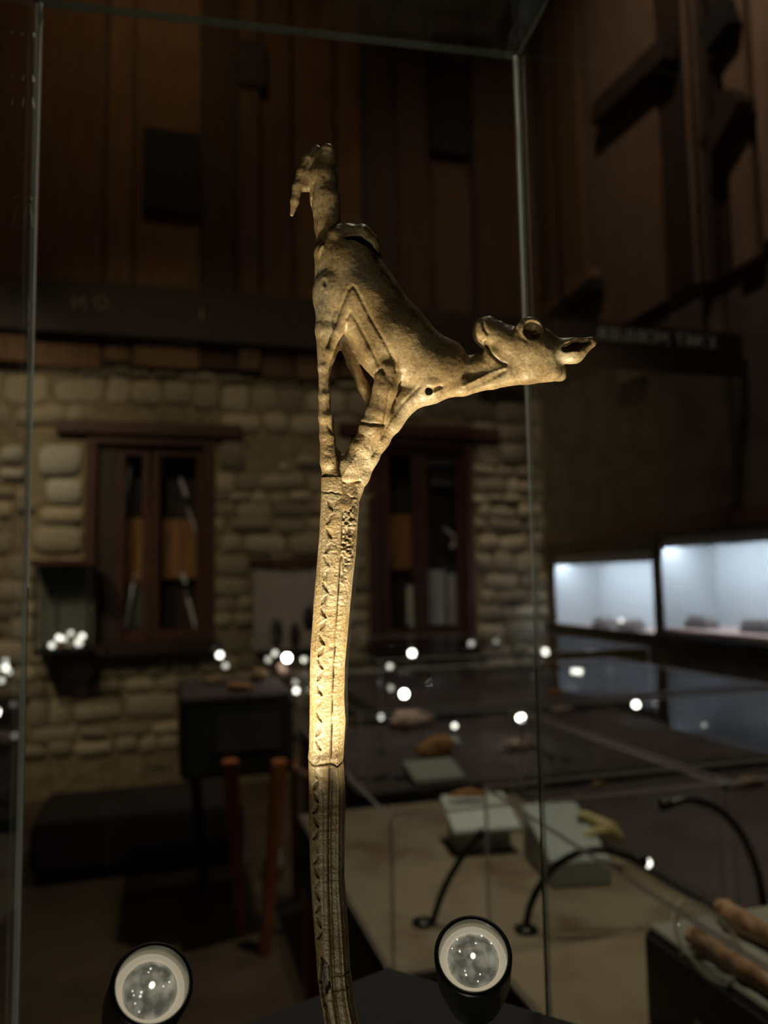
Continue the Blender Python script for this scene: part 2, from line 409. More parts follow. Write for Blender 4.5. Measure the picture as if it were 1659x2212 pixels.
def streak(root, x0, y0, x1, y1, r, m=PALESTREAK, dy=.12):  # pale strips modelled in place of white reflections on the window glass
    tube('glass_streak', [ony(x0, y0, WY + dy), ony((x0 + x1) / 2, (y0 + y1) / 2, WY + dy), ony(x1, y1, WY + dy)], r, m, root, 8, 3)
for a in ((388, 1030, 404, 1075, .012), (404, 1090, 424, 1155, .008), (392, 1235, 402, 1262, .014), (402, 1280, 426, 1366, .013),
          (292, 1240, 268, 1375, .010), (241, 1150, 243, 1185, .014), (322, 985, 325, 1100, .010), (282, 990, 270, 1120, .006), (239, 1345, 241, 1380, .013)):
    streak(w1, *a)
in_window(w2, 'shutter_board', 815, 1112, 850, 1230, SHUTTER); in_window(w2, 'shutter_board', 852, 1112, 890, 1230, SHUTTER)
in_window(w2, 'grey_blind', 922, 1232, 962, 1350, GREYW); in_window(w2, 'grey_blind', 968, 1240, 1000, 1350, GREYW)
in_window(w2, 'head_rail', 918, 992, 985, 1006, PALESTREAK, th=.03)
in_window(w2, 'grey_blind', 930, 1010, 992, 1050, mat('dusk_blind', (0.1, 0.1, 0.1)))
in_window(w2, 'white_strip', 880, 1265, 896, 1350, mat('cream_strip', (0.85, 0.88, 0.80), 0.6))
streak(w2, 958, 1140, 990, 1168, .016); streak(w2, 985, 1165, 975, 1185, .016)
streak(w2, 835, 1300, 820, 1360, .014, mat('grey_streak', (0.3, 0.3, 0.32)))

# boarding above the stonework (back wall)
xbw = [xs0, ony(80, 300, WY).x, ony(230, 300, WY).x, ony(290, 300, WY).x, ony(435, 300, WY).x, ony(510, 300, WY).x, ony(560, 300, WY).x,
       ony(630, 300, WY).x, ony(720, 300, WY).x, ony(780, 300, WY).x, ony(850, 300, WY).x, ony(925, 300, WY).x, ony(1010, 300, WY).x, ony(1120, 300, WY).x, WX]
board_b = box('trim_3', (xs0, WY - .02, ZP), (WX, WY, ZC - .3), DARKWOOD, kind='structure')
for i in range(len(xbw) - 1):
    dp = random.choice((.03, .05, .08, .03))
    box('plank', (xbw[i] + .012, WY - .02 - dp, ZP + random.uniform(-.03, .05)), (xbw[i + 1] - .012, WY - .02, ZC - .35), PLANK, board_b, .006)
# dark rail boards across the boarding
def back_rail(n, y0, y1, m, x0=-60, x1=1180, d=.12):
    xa, xb, za, zb = wall_rect(x0, y0, x1, y1, WY - d)
    return box('trim_%d' % n, (xa, WY - d - .05, za), (xb, WY - d, zb), m, kind='structure')
reflected_sign_l = back_rail(4, 648, 752, DARKWOOD, d=.11)  # its letters model mirrored lettering reflected in the glass
text_mesh('letter', 'O', ony(236, 668, WY - .163), .13, (1, 0, 0), (0, 0, 1), LETTER2, reflected_sign_l)
text_mesh('letter', 'N', ony(186, 668, WY - .163), .13, (1, 0, 0), (0, 0, 1), LETTER2, reflected_sign_l)
text_mesh('letter', 'I', ony(440, 690, WY - .163), .13, (1, 0, 0), (0, 0, 1), LETTER2, reflected_sign_l)
xa, xb, za, zb = wall_rect(310, 285, 432, 462, WY - .10)
box('trim_5', (xa, WY - .13, za), (xb, WY - .085, zb), BLACKM, bevel=.006, kind='structure')
xa, xb, za, zb = wall_rect(925, 130, 1010, 335, WY - .10)
box('trim_6', (xa, WY - .13, za), (xb, WY - .085, zb), BLACKM, bevel=.006, kind='structure')
xa, xb, za, zb = wall_rect(515, 90, 575, 190, WY - .10)
box('trim_7', (xa, WY - .13, za), (xb, WY - .085, zb), DARKWOOD, bevel=.006, kind='structure')

# right wall with two lit show cases let into it
def px_onx(x, y, X=WX): return onx(x, y, X)
c1 = [px_onx(1198, 1207), px_onx(1418, 1183), px_onx(1198, 1364), px_onx(1418, 1368)]
c2 = [px_onx(1428, 1166), px_onx(1700, 1130), px_onx(1428, 1368), px_onx(1700, 1384)]
def span(c): 
    return (min((c[1].y + c[3].y) / 2, (c[0].y + c[2].y) / 2), max((c[1].y + c[3].y) / 2, (c[0].y + c[2].y) / 2), (c[2].z + c[3].z) / 2, (c[0].z + c[1].z) / 2)
C1, C2 = span(c1), span(c2)
V, F = solid_with_holes('wall_right', (YF, WY), (0, ZC), [C1, C2], 0, .12, BRICKD)
wall_right = mesh('wall_right', [(WX + v[1], v[0], v[2]) for v in V], F, BRICKD, kind='structure')
trim = box('trim_8', (WX - .05, C2[0] - .3, C2[3] + .025), (WX, C1[1] + .15, C2[3] + .12), REDWOOD, bevel=.005, kind='structure')
box('trim_9', (WX - .035, C2[0] - .3, C2[2] - .075), (WX, C1[1] + .1, C2[2] - .015), BLACKM, bevel=.004, kind='structure')
STRIP = emit('led_strip', (0.74, 0.85, 1.0), 46.0)
def lit_case(c, label, items):
    y0, y1, z0, z1 = c; d = .30; t = .02
    root = empty('wall_showcase', (WX + .15, (y0 + y1) / 2, z0), label, 'showcase', 'lit showcases let into the right wall')
    a, b = WX + .002, WX + .12 + d
    box('back_panel', (b - t, y0, z0), (b, y1, z1), WHITE, root)
    box('side_panel', (a, y1 - t, z0), (b - t, y1, z1), WHITE, root)
    box('side_panel', (a, y0, z0), (b - t, y0 + t, z1), WHITE, root)
    box('top_panel', (a, y0 + t, z1 - t), (b - t, y1 - t, z1), WHITE, root)
    box('tray', (a, y0 + t, z0), (b - t, y1 - t, z0 + .02), PINK, root, .003)
    box('light_strip', (a + .03, y0 + .04, z1 - t - .014), (a + .06, y1 - .04, z1 - t - .001), STRIP, root)
    box('fascia', (a + .012, y0 + t, z1 - .07), (a + .022, y1 - t, z1 - t), WHITE, root)
    for k in (y0, y1 - .018):
        box('frame_post', (WX - .012, k, z0 - .01), (WX + .02, k + .018, z1 + .01), BLACKM, root)
    box('pane', (WX - .004, y0 + .018, z0), (WX + .002, y1 - .018, z1), PANE2, root)
    return root
lit_case(C1, 'glowing white wall showcase nearer the corner, left of the pair', None)
lit_case(C2, 'glowing white wall showcase cut off by the right picture edge', None)
for (x, y, w, lab) in ((1305, 1352, .10, 'pale block on dark base at the left of the left lit showcase'),
                       (1363, 1357, .11, 'pale block on dark base at the right of the left lit showcase'),
                       (1516, 1356, .10, 'pale block on dark base in the middle of the right lit showcase'),
                       (1640, 1360, .10, 'pale block on dark base at the right picture edge in the lit showcase')):
    c = C1 if x < 1420 else C2
    p = onx(x, y, WX + .17); zt = c[2] + .0205
    r = empty('display_block', (p.x, p.y, zt), lab, 'exhibit', 'small exhibits in the lit wall showcases')
    box('base', (p.x - .05, p.y - w, zt), (p.x + .05, p.y + w, zt + .045), mat('grey_base', (.20, .18, .18), .7), r, .004)
    box('slab', (p.x - .042, p.y - w * .85, zt + .045), (p.x + .042, p.y + w * .85, zt + .085), mat('pale_slab', (.62, .58, .56), .7), r, .006)
# boarding on the upper right wall
ZR = px_onx(1400, 690).z
board_r = box('trim_10', (WX - .02, 0.5, ZR), (WX, WY - .1, ZC - .3), DARKWOOD, kind='structure')
yb = [px_onx(x, 350).y for x in (1172, 1195, 1272, 1440, 1515, 1590, 1650, 1760, 1900)]
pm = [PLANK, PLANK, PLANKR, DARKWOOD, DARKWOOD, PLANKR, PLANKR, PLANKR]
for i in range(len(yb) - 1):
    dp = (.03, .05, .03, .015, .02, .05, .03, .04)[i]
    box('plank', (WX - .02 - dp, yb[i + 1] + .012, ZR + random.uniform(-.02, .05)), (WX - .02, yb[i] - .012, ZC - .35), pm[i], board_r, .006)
yc = px_onx(1522, 350).y
box('batten', (WX - .09, yc - .03, ZR), (WX - .03, yc + .03, ZC - .35), PLANKR, board_r, .006)
def shadow_strip(name, x0, y0, x1, y1, wd, m, X=WX - .12):
    a, b = onx(x0, y0, X), onx(x1, y1, X); d = (b - a).normalized(); n = Vector((0, -d.z, d.y)) * wd / 2; e = Vector((.05, 0, 0))
    return hexa(name, [a - n - e, a + n - e, a + n + e, a - n + e], [b - n - e, b + n - e, b + n + e, b - n + e], m, board_r, .006)
shadow_strip('diagonal_shadow', 1188, 668, 1285, 590, .10, PLANK)  # added light and dark strips standing in for diagonal shadows on the boarding
shadow_strip('diagonal_shadow', 1196, 690, 1292, 612, .10, BLACKM)
shadow_strip('diagonal_shadow', 1290, 250, 1448, 100, .16, DARKWOOD)
shadow_strip('diagonal_shadow', 1535, 330, 1600, 205, .16, DARKWOOD)
shadow_strip('diagonal_shadow', 1530, 90, 1580, 20, .2, BLACKM)
SY = 3.4  # glass reflection of a sign, modelled as an added board with rods
sg = empty('sign_reflection', ony(1400, 745, SY), 'reflection of a sign built as a dark board with faint mirrored lettering behind the animal head', 'sign')
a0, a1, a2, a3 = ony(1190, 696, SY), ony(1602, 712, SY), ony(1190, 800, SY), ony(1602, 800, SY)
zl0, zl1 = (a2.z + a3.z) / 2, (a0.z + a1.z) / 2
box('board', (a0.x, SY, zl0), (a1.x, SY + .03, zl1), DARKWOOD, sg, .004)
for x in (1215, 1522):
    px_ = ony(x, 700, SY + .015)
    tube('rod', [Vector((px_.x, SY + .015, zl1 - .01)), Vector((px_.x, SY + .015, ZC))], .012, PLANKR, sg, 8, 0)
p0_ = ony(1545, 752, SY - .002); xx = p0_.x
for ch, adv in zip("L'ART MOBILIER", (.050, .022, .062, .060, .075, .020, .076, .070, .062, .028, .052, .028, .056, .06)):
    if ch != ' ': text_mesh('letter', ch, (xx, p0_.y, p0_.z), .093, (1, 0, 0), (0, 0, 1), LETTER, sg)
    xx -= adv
q0, q1 = px_onx(1385, 812, WX - .06), px_onx(1333, 790, WX - .06)
box('caption_plate', (WX - .065, q0.y, q0.z), (WX - .0, q1.y, q1.z), mat('dull_plate', (.20, .17, .12), .7), wall_right, .003)

# ------------------------------------------------------------------ things on the back wall
def panel_rect(x0, y0, x1, y1, d): return wall_rect(x0, y0, x1, y1, WY - d)
xa, xb, za, zb = panel_rect(548, 1222, 712, 1400, .12)
b = empty('display_board', ((xa + xb) / 2, WY - .12, za), 'pale grey board with dark oval prints between the two windows', 'board')
V = [(xa, WY - .12, za), (xb, WY - .12, za)]
n = 14; top = []
for i in range(n + 1):
    t = i / n; top.append((xb + (xa - xb) * t, WY - .12, zb - .05 * math.sin(math.pi * t)))
pts = V + top; m_ = len(pts)
VV = pts + [(p[0], p[1] + .03, p[2]) for p in pts]
FF = [tuple(range(m_)), tuple(range(2 * m_ - 1, m_ - 1, -1))] + [(i, (i + 1) % m_, m_ + (i + 1) % m_, m_ + i) for i in range(m_)]
mesh('panel', VV, FF, BOARD, b)
for (x, y, rx, ry, mm) in ((597, 1368, 14, 30, SLATE), (637, 1372, 12, 26, VIOLET), (668, 1336, 13, 26, VIOLET)):
    c = ony(x, y, WY - .123); k = c.y / FPX * 1.05
    o = lathe('oval_print', [(1, 0), (1, .003)], (0, 0, 0), (0, -1, 0), mm, b, 24)
    for v in o.data.vertices: v.co = Vector((v.co.x * rx * k, v.co.y, v.co.z * ry * k))
    o.location = c - WL[b.name]
for i, t0 in enumerate(((540, 1205, 715, 1226),)):
    xa, xb, za, zb = panel_rect(*t0, .13)
    box('top_rail', (xa, WY - .14, za), (xb, WY - .09, zb), REDWOOD, b, .004)
    for xk in (xa + .12, xb - .16): box('bracket', (xk, WY - .09, za - .06), (xk + .04, WY + .01, za + .02), BLACKM, b)
# wall cabinet at the left
xa, xb, za, zb = panel_rect(72, 1222, 196, 1404, .30)
cab = empty('wall_cabinet', ((xa + xb) / 2, WY - .2, za), 'dark framed glass wall cabinet left of the left window', 'cabinet')
ya, ybk = WY - .32, WY - .06
box('back_panel', (xa, ybk - .02, za), (xb, ybk, zb), SCREEN, cab)
box('shelf', (xa, ya, za - .03), (xb, ybk, za), BLACKM, cab, .004)
box('top', (xa - .03, ya, zb), (xb + .03, ybk, zb + .04), REDWOOD, cab, .004)
for x in (xa, xb - .02): box('frame_post', (x, ya, za), (x + .02, ya + .02, zb), BLACKM, cab)
box('pane', (xa + .02, ya + .005, za), (xb - .02, ya + .011, zb), PANE2, cab)
for x, y, s, mm, kd, lab in ((150, 1392, .030, IVORY, 0, 'whitish rounded piece left of centre on the cabinet shelf'), (176, 1388, .036, IVORY, 1, 'largest whitish piece at the right end of the cabinet shelf'),
                    (118, 1396, .020, TAN, 0, 'small tan piece at the left of the cabinet shelf'), (134, 1398, .022, RUST, 1, 'small rust coloured piece on the cabinet shelf')):
    p = ony(x, y, WY - .2); rock('carved_piece', (p.x, WY - .2, za), (s, s * .7, s * (.9 + .5 * kd)), mm, seed=int(x), label=lab, category='exhibit')

# ================================================================== LAMPS (small bulbs on stalks)
def bulb_mat(k): return emit('bulb_%g' % k, (1.0, 0.95, 0.86), k)
def stalk_lamp(x, y, d, rpx, strength, zbase, label, group=None, r_stem=.0022):
    c = at(x, y, d); r = rpx * d / FPX
    root = empty('stalk_lamp', (c.x, c.y, zbase), label, 'lamp', group)
    n, k = 12, 7
    so = lathe('socket', [(r * .8, -r * 2.2), (r * .95, -r * 1.6), (r * .7, -r * .9)], c, (0, 0, 1), BLACKM, root, 12)
    lathe('bulb', [(max(.02, math.sin(math.pi * i / k)) * r, -math.cos(math.pi * i / k) * r) for i in range(k + 1)], c, (0, 0, 1), bulb_mat(strength), so, n)
    if c.z - r * 2.2 - zbase > .01:
        tube('stem', [c - Vector((0, 0, r * 2.0)), Vector((c.x, c.y, zbase + .004))], r_stem, mat('grey_stem', (.20, .19, .17), .5, .3), root, 8, 0)
        lathe('foot', [(.014, 0), (.014, .004), (.004, .008)], (c.x, c.y, zbase), (0, 0, 1), BLACKM, root, 16)
    return root

# ================================================================== SHOWCASE TABLES
def table_case(name, label, x0, x1, y0, y1, zd, zt, deck, body, legs, zl=None, skirt=.16, cat='showcase', panes='lrfbt'):
    root = empty(name, ((x0 + x1) / 2, (y0 + y1) / 2, 0), label, cat)
    box('deck', (x0, y0, zd - .02), (x1, y1, zd), deck, root, .003)
    box('body', (x0, y0, zd - .02 - skirt), (x1, y1, zd - .02), body, root, .006)
    t = .007; e = .0
    if zt:
        P = {'l': ((x0, y0, zd), (x0 + t, y1, zt)), 'r': ((x1 - t, y0, zd), (x1, y1, zt)), 'f': ((x0 + t, y0, zd), (x1 - t, y0 + t, zt)),
             'b': ((x0 + t, y1 - t, zd), (x1 - t, y1, zt)), 't': ((x0, y0, zt), (x1, y1, zt + t))}
        for k in panes:
            o = box('pane', *P[k], [PANE2, EDGE2], root)
            for p in o.data.polygons:
                big = max(p.area for p in o.data.polygons); p.material_index = 0 if p.area > .5 * big else 1
    if legs:
        for lx, ly in ((x0 + .04, y0 + .04), (x1 - .04, y0 + .04), (x0 + .04, y1 - .04), (x1 - .04, y1 - .04)):
            b4 = [(lx - .035, ly - .035, 0), (lx + .035, ly - .035, 0), (lx + .035, ly + .035, 0), (lx - .035, ly + .035, 0)]
            s = .028; zz = zd - .02 - skirt
            hexa('leg', b4, [(lx - s, ly - s, zz), (lx + s, ly - s, zz), (lx + s, ly + s, zz), (lx - s, ly + s, zz)], ORANGE, root, .005)
    return root
t1p = onz(840, 1770, 1.05)
T1 = (t1p.x, t1p.x + .66, t1p.y, 2.2); ZD1 = .80
table_case('table_showcase', 'glass table showcase with beige cloth and white stand behind the carved staff', *T1, ZD1, 1.05, CLOTH, NAVY, True)
T6 = (T1[1] + .02, 2.25, t1p.y, 2.2)
table_case('table_showcase', 'plum lined glass table showcase right of the beige one, under the large gooseneck lamp', *T6, ZD1, 1.05, PURPLE, NAVY, True)
T2 = (.475, 1.45, .12, 1.13); ZD2 = .88
table_case('table_showcase', 'nearest glass table showcase with the black plinth at the lower right', *T2, ZD2, 1.126, CLOTH2, NAVY, True, panes='lft')
T3 = (.58, 2.12, 2.34, 3.40); ZD3 = .80
table_case('table_showcase', 'second glass table showcase behind the beige one, holding rust and pink stones', *T3, ZD3, 1.04, PURPLE, NAVY, True)
T4 = (1.0, 2.5, 3.62, 5.05); ZD4 = .82
table_case('table_showcase', 'farthest glass table showcase in front of the right window', *T4, ZD4, 1.06, PURPLE, NAVY, True)

# left dark table on orange legs
pl, pr = onz(385, 1995, 0), onz(700, 1995, 0)
yT5 = 3.45
xT5a, xT5b = at(385, 1560, 3.4).x, .51
zt5 = 1.0
root = empty('table_showcase', ((xT5a + xT5b) / 2, yT5, 0), 'dark box showcase on orange wooden legs left of the carved staff', 'showcase')
zb5 = at(450, 1640, 3.35).z
box('body', (xT5a, yT5 - .3, zb5), (xT5b, yT5 + .32, zt5 - .02), NAVY, root, .012)
box('deck', (xT5a, yT5 - .3, zt5 - .02), (xT5b, yT5 + .32, zt5), PURPLE, root, .003)
for lo, hi in (((xT5a, yT5 - .3, zt5), (xT5a + .007, yT5 + .32, zt5 + .2)), ((xT5a, yT5 + .313, zt5), (xT5b, yT5 + .32, zt5 + .2)), ((xT5a, yT5 - .3, zt5 + .2), (xT5b, yT5 + .32, zt5 + .207))):
    box('pane', lo, hi, PANE2, root)
box('inner_box', (xT5a + .12, yT5 - .25, zb5 + .09), (xT5b - .05, yT5 - .306, zb5 + .25), mat('grey_panel', (.06, .062, .06), .5), root, .01)
def leg_px(x0, y0, x1, y1, d, w0, w1, mm=ORANGE):
    a, b = at(x0, y0, d), onz(x1, y1, 0.0)
    hexa('leg', [b + Vector((-w1, -w1, 0)), b + Vector((w1, -w1, 0)), b + Vector((w1, w1, 0)), b + Vector((-w1, w1, 0))],
         [a + Vector((-w0, -w0, 0)), a + Vector((w0, -w0, 0)), a + Vector((w0, w0, 0)), a + Vector((-w0, w0, 0))], mm, root, .006)
leg_px(497, 1642, 522, 2020, 2.98, .030, .020); leg_px(604, 1642, 572, 2060, 3.0, .028, .022)
leg_px(418, 1640, 440, 1900, 3.5, .025, .02, REDWOOD); leg_px(640, 1640, 642, 1940, 3.4, .025, .02)
tube('curved_stretcher', [at(632, 1652, 3.1), at(648, 1668, 3.1), at(666, 1677, 3.1), at(684, 1679, 3.1)], [.016, .018, .018, .018], mat('pale_orange_wood', (.5, .26, .15), .5), root, 10)
fp = onz(590, 1895, .0)
rock('glass_foot', (fp.x, fp.y, .0), (.05, .05, .10), PALEB, root, seed=4)

# low dark bench at the far left
ba, bb = onz(130, 1795, 0), onz(490, 1770, 0)
bt = .30
bench = empty('low_plinth', ((ba.x + bb.x) / 2, 4.5, 0), 'long low dark plinth against the stone wall under the left window', 'plinth')
box('body', (at(120, 1700, 4.6).x, 4.15, .06), (at(505, 1700, 4.6).x, 4.75, bt), mat('dark_plum', (.030, .024, .027), .7), bench, .02)
box('kick_board', (at(130, 1700, 4.6).x, 4.2, 0), (at(495, 1700, 4.6).x, 4.7, .06), BLACKM, bench)
for x, y, s in ((350, 1660, .012), (332, 1662, .006)):  # added plates standing in for a pale smear reflected in the glass
    p = ony(x, y, 4.13); 
    box('small_plate', (p.x - .05, 4.145, p.z - .008), (p.x + .05, 4.152, p.z + .008), mat('dull_tan', (.25, .23, .19), .6), bench)

# ------------------------------------------------------------------ exhibits on the tables
def on_table(x, y, zd): 
    p = onz(x, y, zd); return Vector((p.x, p.y, zd))
def put_rock(x, y, zd, wpx, hpx, mm, name, label, rz=0, dep=1.0, rough=.25, group=None):
    p = on_table(x, y, zd); k = (p - CAM).dot(FWD) / FPX
    return rock(name, p, (wpx * k / 2, wpx * k / 2 * dep, hpx * k / 2), mm, rz=rz, seed=int(x * 3 + y), rough=rough, label=label, category='exhibit', group=group)
# white stand with a bone strip
p = on_table(1052, 1838, ZD1); k = (p - CAM).dot(FWD) / FPX; zs = ZD1 + .0
st = empty('white_stand', p, 'white slanted stand in the beige cloth showcase behind the right glass edge', 'stand')
wx = 74 * k; a = math.radians(-8)
def rot(q, c, ang):
    cc, ss = math.cos(ang), math.sin(ang); return Vector((c.x + q[0] * cc - q[1] * ss, c.y + q[0] * ss + q[1] * cc, q[2]))
def slab(name, c, hx, hy, z0, zf, zb, mm, parent, ang=0, bev=.003):
    b4 = [rot((s * hx, t * hy, z0), c, ang) for s, t in ((-1, -1), (1, -1), (1, 1), (-1, 1))]
    t4 = [rot((s * hx, t * hy, zf if t < 0 else zb), c, ang) for s, t in ((-1, -1), (1, -1), (1, 1), (-1, 1))]
    return hexa(name, b4, t4, mm, parent, bev)
slab('foot', p + Vector((0, .05, 0)), wx * .80, .055, zs, zs + .050, zs + .075, mat('grey_stand', (.34, .38, .38), .6), st, a)
def tilt_slab(name, c, hx, hy, zf, zb, th, mm, parent, ang):
    b4 = [rot((s * hx, t * hy, (zf if t < 0 else zb) - th), c, ang) for s, t in ((-1, -1), (1, -1), (1, 1), (-1, 1))]
    t4 = [rot((s * hx, t * hy, zf if t < 0 else zb), c, ang) for s, t in ((-1, -1), (1, -1), (1, 1), (-1, 1))]
    return hexa(name, b4, t4, mm, parent, .003)
tilt_slab('top_plate', p + Vector((0, .04, 0)), wx, .075, zs + .062, zs + .105, .012, mat('white_plate', (.70, .78, .78), .4), st, a)
tb = p + Vector((-.02, .07, zs + .0))
o = tube('bone_strip', [Vector((p.x - wx * .75, p.y + .085, zs + .112)), Vector((p.x - .01, p.y + .080, zs + .116)), Vector((p.x + wx * .35, p.y + .07, zs + .110))], [.006, .010, .007], RUST, None, 10, 4,
         label='rust brown bone strip lying on the white slanted stand', category='exhibit')
# pale stand with forked antler
p = on_table(1262, 1905, ZD1); k = (p - CAM).dot(FWD) / FPX
st = empty('pale_stand', p, 'pale blue grey slanted block under the yellow forked antler', 'stand')
slab('block', p + Vector((0.0, .08, 0)), 66 * k, .105, ZD1, ZD1 + .055, ZD1 + .115, PALEB, st, math.radians(-10), .004)
d0 = (p - CAM).dot(FWD) + .09
an = empty('forked_antler', at(1300, 1800, d0), 'yellow forked antler piece on the pale blue grey block', 'exhibit')
tube('beam', [at(1250, 1758, d0 + .03), at(1285, 1775, d0 + .02), at(1318, 1795, d0), at(1345, 1815, d0 - .01)], [.012, .016, .021, .009], YBONE, an, 12, 5)
tube('tine', [at(1258, 1812, d0 - .03), at(1285, 1800, d0 - .02), at(1315, 1798, d0)], [.008, .013, .013], YBONE, an, 12, 5)
put_rock(1185, 1800, ZD1, 16, 14, RUST, 'stone_flake', 'tiny orange flake beside the forked antler near the right glass edge')
# stones in the second showcase
put_rock(885, 1572, ZD3, 92, 40, PINKST, 'flat_stone', 'pinkish flat stone left of centre in the second showcase', dep=.7)
put_rock(932, 1645, ZD3, 82, 52, RUST, 'rust_stone', 'rust orange angular stone in the middle of the second showcase', dep=.6, rz=-.4, rough=.32)
put_rock(975, 1612, ZD3, 36, 24, PALEB, 'pale_stone', 'small pale blue stone right behind the rust orange stone')
p = on_table(952, 1695, ZD3); k = (p - CAM).dot(FWD) / FPX
st = empty('grey_stand', p, 'grey white slanted stand in front of the rust orange stone', 'stand')
slab('block', p + Vector((0, .06, 0)), 58 * k, .07, ZD3, ZD3 + .018, ZD3 + .052, mat('grey_white', (.42, .44, .42), .5), st, 0, .003)
put_rock(1122, 1618, ZD3, 66, 26, PINKST, 'flat_stone', 'pinkish flat stone right of centre behind the right glass edge', dep=.7)
put_rock(1205, 1500, ZD4, 60, 12, RUST, 'bone_rod', 'thin tan rod in the farthest showcase right of the glass edge', dep=.25, rough=.1)
put_rock(1215, 1535, ZD4, 56, 10, PINKST, 'bone_rod', 'dull pink rod in front of the thin tan rod', dep=.3, rough=.1)
put_rock(1290, 1700, ZD3, 34, 12, TAN, 'stone_flake', 'small beige flake right of the glass edge in the second showcase', dep=.4)
put_rock(1625, 1700, ZD3, 72, 22, TAN, 'bone_piece', 'beige bone piece at the right edge of the second showcase', dep=.4)
put_rock(1566, 1704, ZD3, 42, 20, PALEB, 'pale_stone', 'pale blue stone beside the beige bone piece at right')
put_rock(1245, 1725, ZD3, 20, 10, RUST, 'stone_flake', 'orange flake under the thin dark lamp arm right of the glass edge', dep=.5)
# on the left table
put_rock(460, 1478, zt5, 46, 16, TAN, 'stone_flake', 'dull tan flake at the left end of the dark box showcase', dep=.5)
put_rock(524, 1492, zt5, 62, 22, RUST, 'rust_stone', 'rust orange flat stone on the dark box showcase', dep=.5)
put_rock(556, 1474, zt5, 36, 32, TAN, 'tan_stone', 'rounded tan stone on the dark box showcase')
put_rock(612, 1462, zt5, 28, 38, PINKST, 'pink_stone', 'upright pinkish stone below the brightest lamp of the dark box showcase')
put_rock(640, 1530, zt5 - .08, 50, 14, TAN, 'stone_flake', 'faint beige flake low on the dark box showcase beside the carved staff', dep=.5) if False else None

# black plinth with bones and magnifier in the nearest showcase
pc = onz(1388, 1995, 1.0)
bx0, by1 = pc.x, pc.y
pl_ = empty('black_plinth', (bx0 + .25, by1 - .3, ZD2), 'black block with grey green top under the two brown bones at lower right', 'plinth')
box('body', (bx0, by1 - .55, ZD2), (bx0 + .5, by1, .992), BLACKM, pl_, .004)
box('top_board', (bx0 + .006, by1 - .55, .992), (bx0 + .5, by1 - .004, 1.0), GREYG, pl_, .002)
box('small_plate', (bx0 - .003, by1 - .16, .925), (bx0 + .002, by1 - .10, .935), mat('dull_tan', (.25, .23, .19)), pl_)
def bone(pts, rr, label, seed):
    r = random.Random(seed); P = []
    for (x, y, h) in pts:
        q = onz(x, y, 1.0 + h); P.append(q)
    o = tube('long_bone', P, rr, BONE, None, 14, 8, label=label, category='exhibit')
    for v in o.data.vertices:
        n = v.co * 90; f = math.sin(n.x * 1.7 + seed) * math.sin(n.y * 2.1) * math.sin(n.z * 1.3 + 1); v.co += v.normal * f * .0045
    return o
bone([(1492, 2020, .012), (1540, 2050, .012), (1590, 2080, .012), (1690, 2140, .012)], [.010, .012, .010, .013, .011], 'brown long bone under the magnifying lens on the grey green board', 1)
bone([(1560, 1962, .014), (1590, 1985, .014), (1640, 2010, .014), (1700, 2040, .014)], [.012, .016, .013, .015], 'brown long bone behind the one under the lens, at the right edge', 2)
mc = at(1528, 2028, (onz(1528, 2060, 1.0) - CAM).dot(FWD) - .03)
mg = empty('magnifier', mc, 'round clear magnifying lens tilted over the brown bone at lower right', 'magnifier')
LENS = glass('lens_glass', (.97, .97, .96), 1.5, 0.0, .02, (.8, .8, .75))
kk = (mc - CAM).dot(FWD) / FPX
ax = (UC * .80 - FWD * .50 + RC * .38).normalized()
R_ = 82 * kk
lathe('lens', [(R_ * .02, -.001), (R_ * .5, -.002), (R_ * .97, -.005), (R_, -.003), (R_, .003), (R_ * .97, .005), (R_ * .5, .009), (R_ * .02, .0105)], mc, ax, LENS, mg, 48)
tor = []
for i in range(49):
    a = 2 * math.pi * i / 48; x_, y_, _d = frame_of(ax); tor.append(mc + (x_ * math.cos(a) + y_ * math.sin(a)) * R_)
tube('rim', tor, .0017, glass('rim_glass', (.8, .8, .78), 1.5, .2, .85, (.85, .83, .76)), mg, 8, 0)
for q in (1, -1):
    tor2 = [v - ax * .014 + RC * .012 for v in tor]
tube('lower_rim', tor2, .0012, MATS['rim_glass'], mg, 8, 0)
tube('stem', [mc - ax * .0 - x_ * R_, mc - x_ * R_ - UC * .02, onz(1470, 2060, 1.001)], .0014, MATS['rim_glass'], mg, 8, 4)

# black gooseneck lamps
def goose(label, pts, d, r, zfoot, tip=True, strength=None, group='black gooseneck lamps'):
    P = [at(x, y, d + (q[0] if q else 0)) for (x, y, *q) in pts]
    f = P[0]; root = empty('gooseneck_lamp', (f.x, f.y, zfoot), label, 'lamp', group)
    if f.z - zfoot > .015: P = [Vector((f.x, f.y, zfoot + .004))] + P
    tube('neck', P, r, BLACK, root, 12, 8)
    lathe('foot', [(.022, 0), (.022, .006), (.010, .010)], (P[0].x, P[0].y, zfoot), (0, 0, 1), BLACK, root, 20)
    dd = (P[-1] - P[-2]).normalized()
    hd = lathe('head', [(r * 1.0, -.012), (r * 1.5, .0), (r * 1.5, .014)], P[-1], dd, BLACK, root, 16)
    if strength:
        k = 7; R = r * 1.25; c = P[-1] + dd * .016
        lathe('bulb', [(max(.02, math.sin(math.pi * i / k)) * R, -math.cos(math.pi * i / k) * R) for i in range(k + 1)], c, dd, bulb_mat(strength), hd, 12)
    return root
goose('black gooseneck lamp bending right under the white stand', [(916, 2075), (930, 2010), (957, 1925), (998, 1852), (1036, 1806)], 1.45, .0064, ZD1)
goose('black gooseneck lamp arching over the pale block with a lit tip', [(1136, 2000), (1150, 1945), (1190, 1880), (1245, 1844), (1300, 1836), (1350, 1848), (1380, 1858)], 1.42, .0068, ZD1, strength=4)
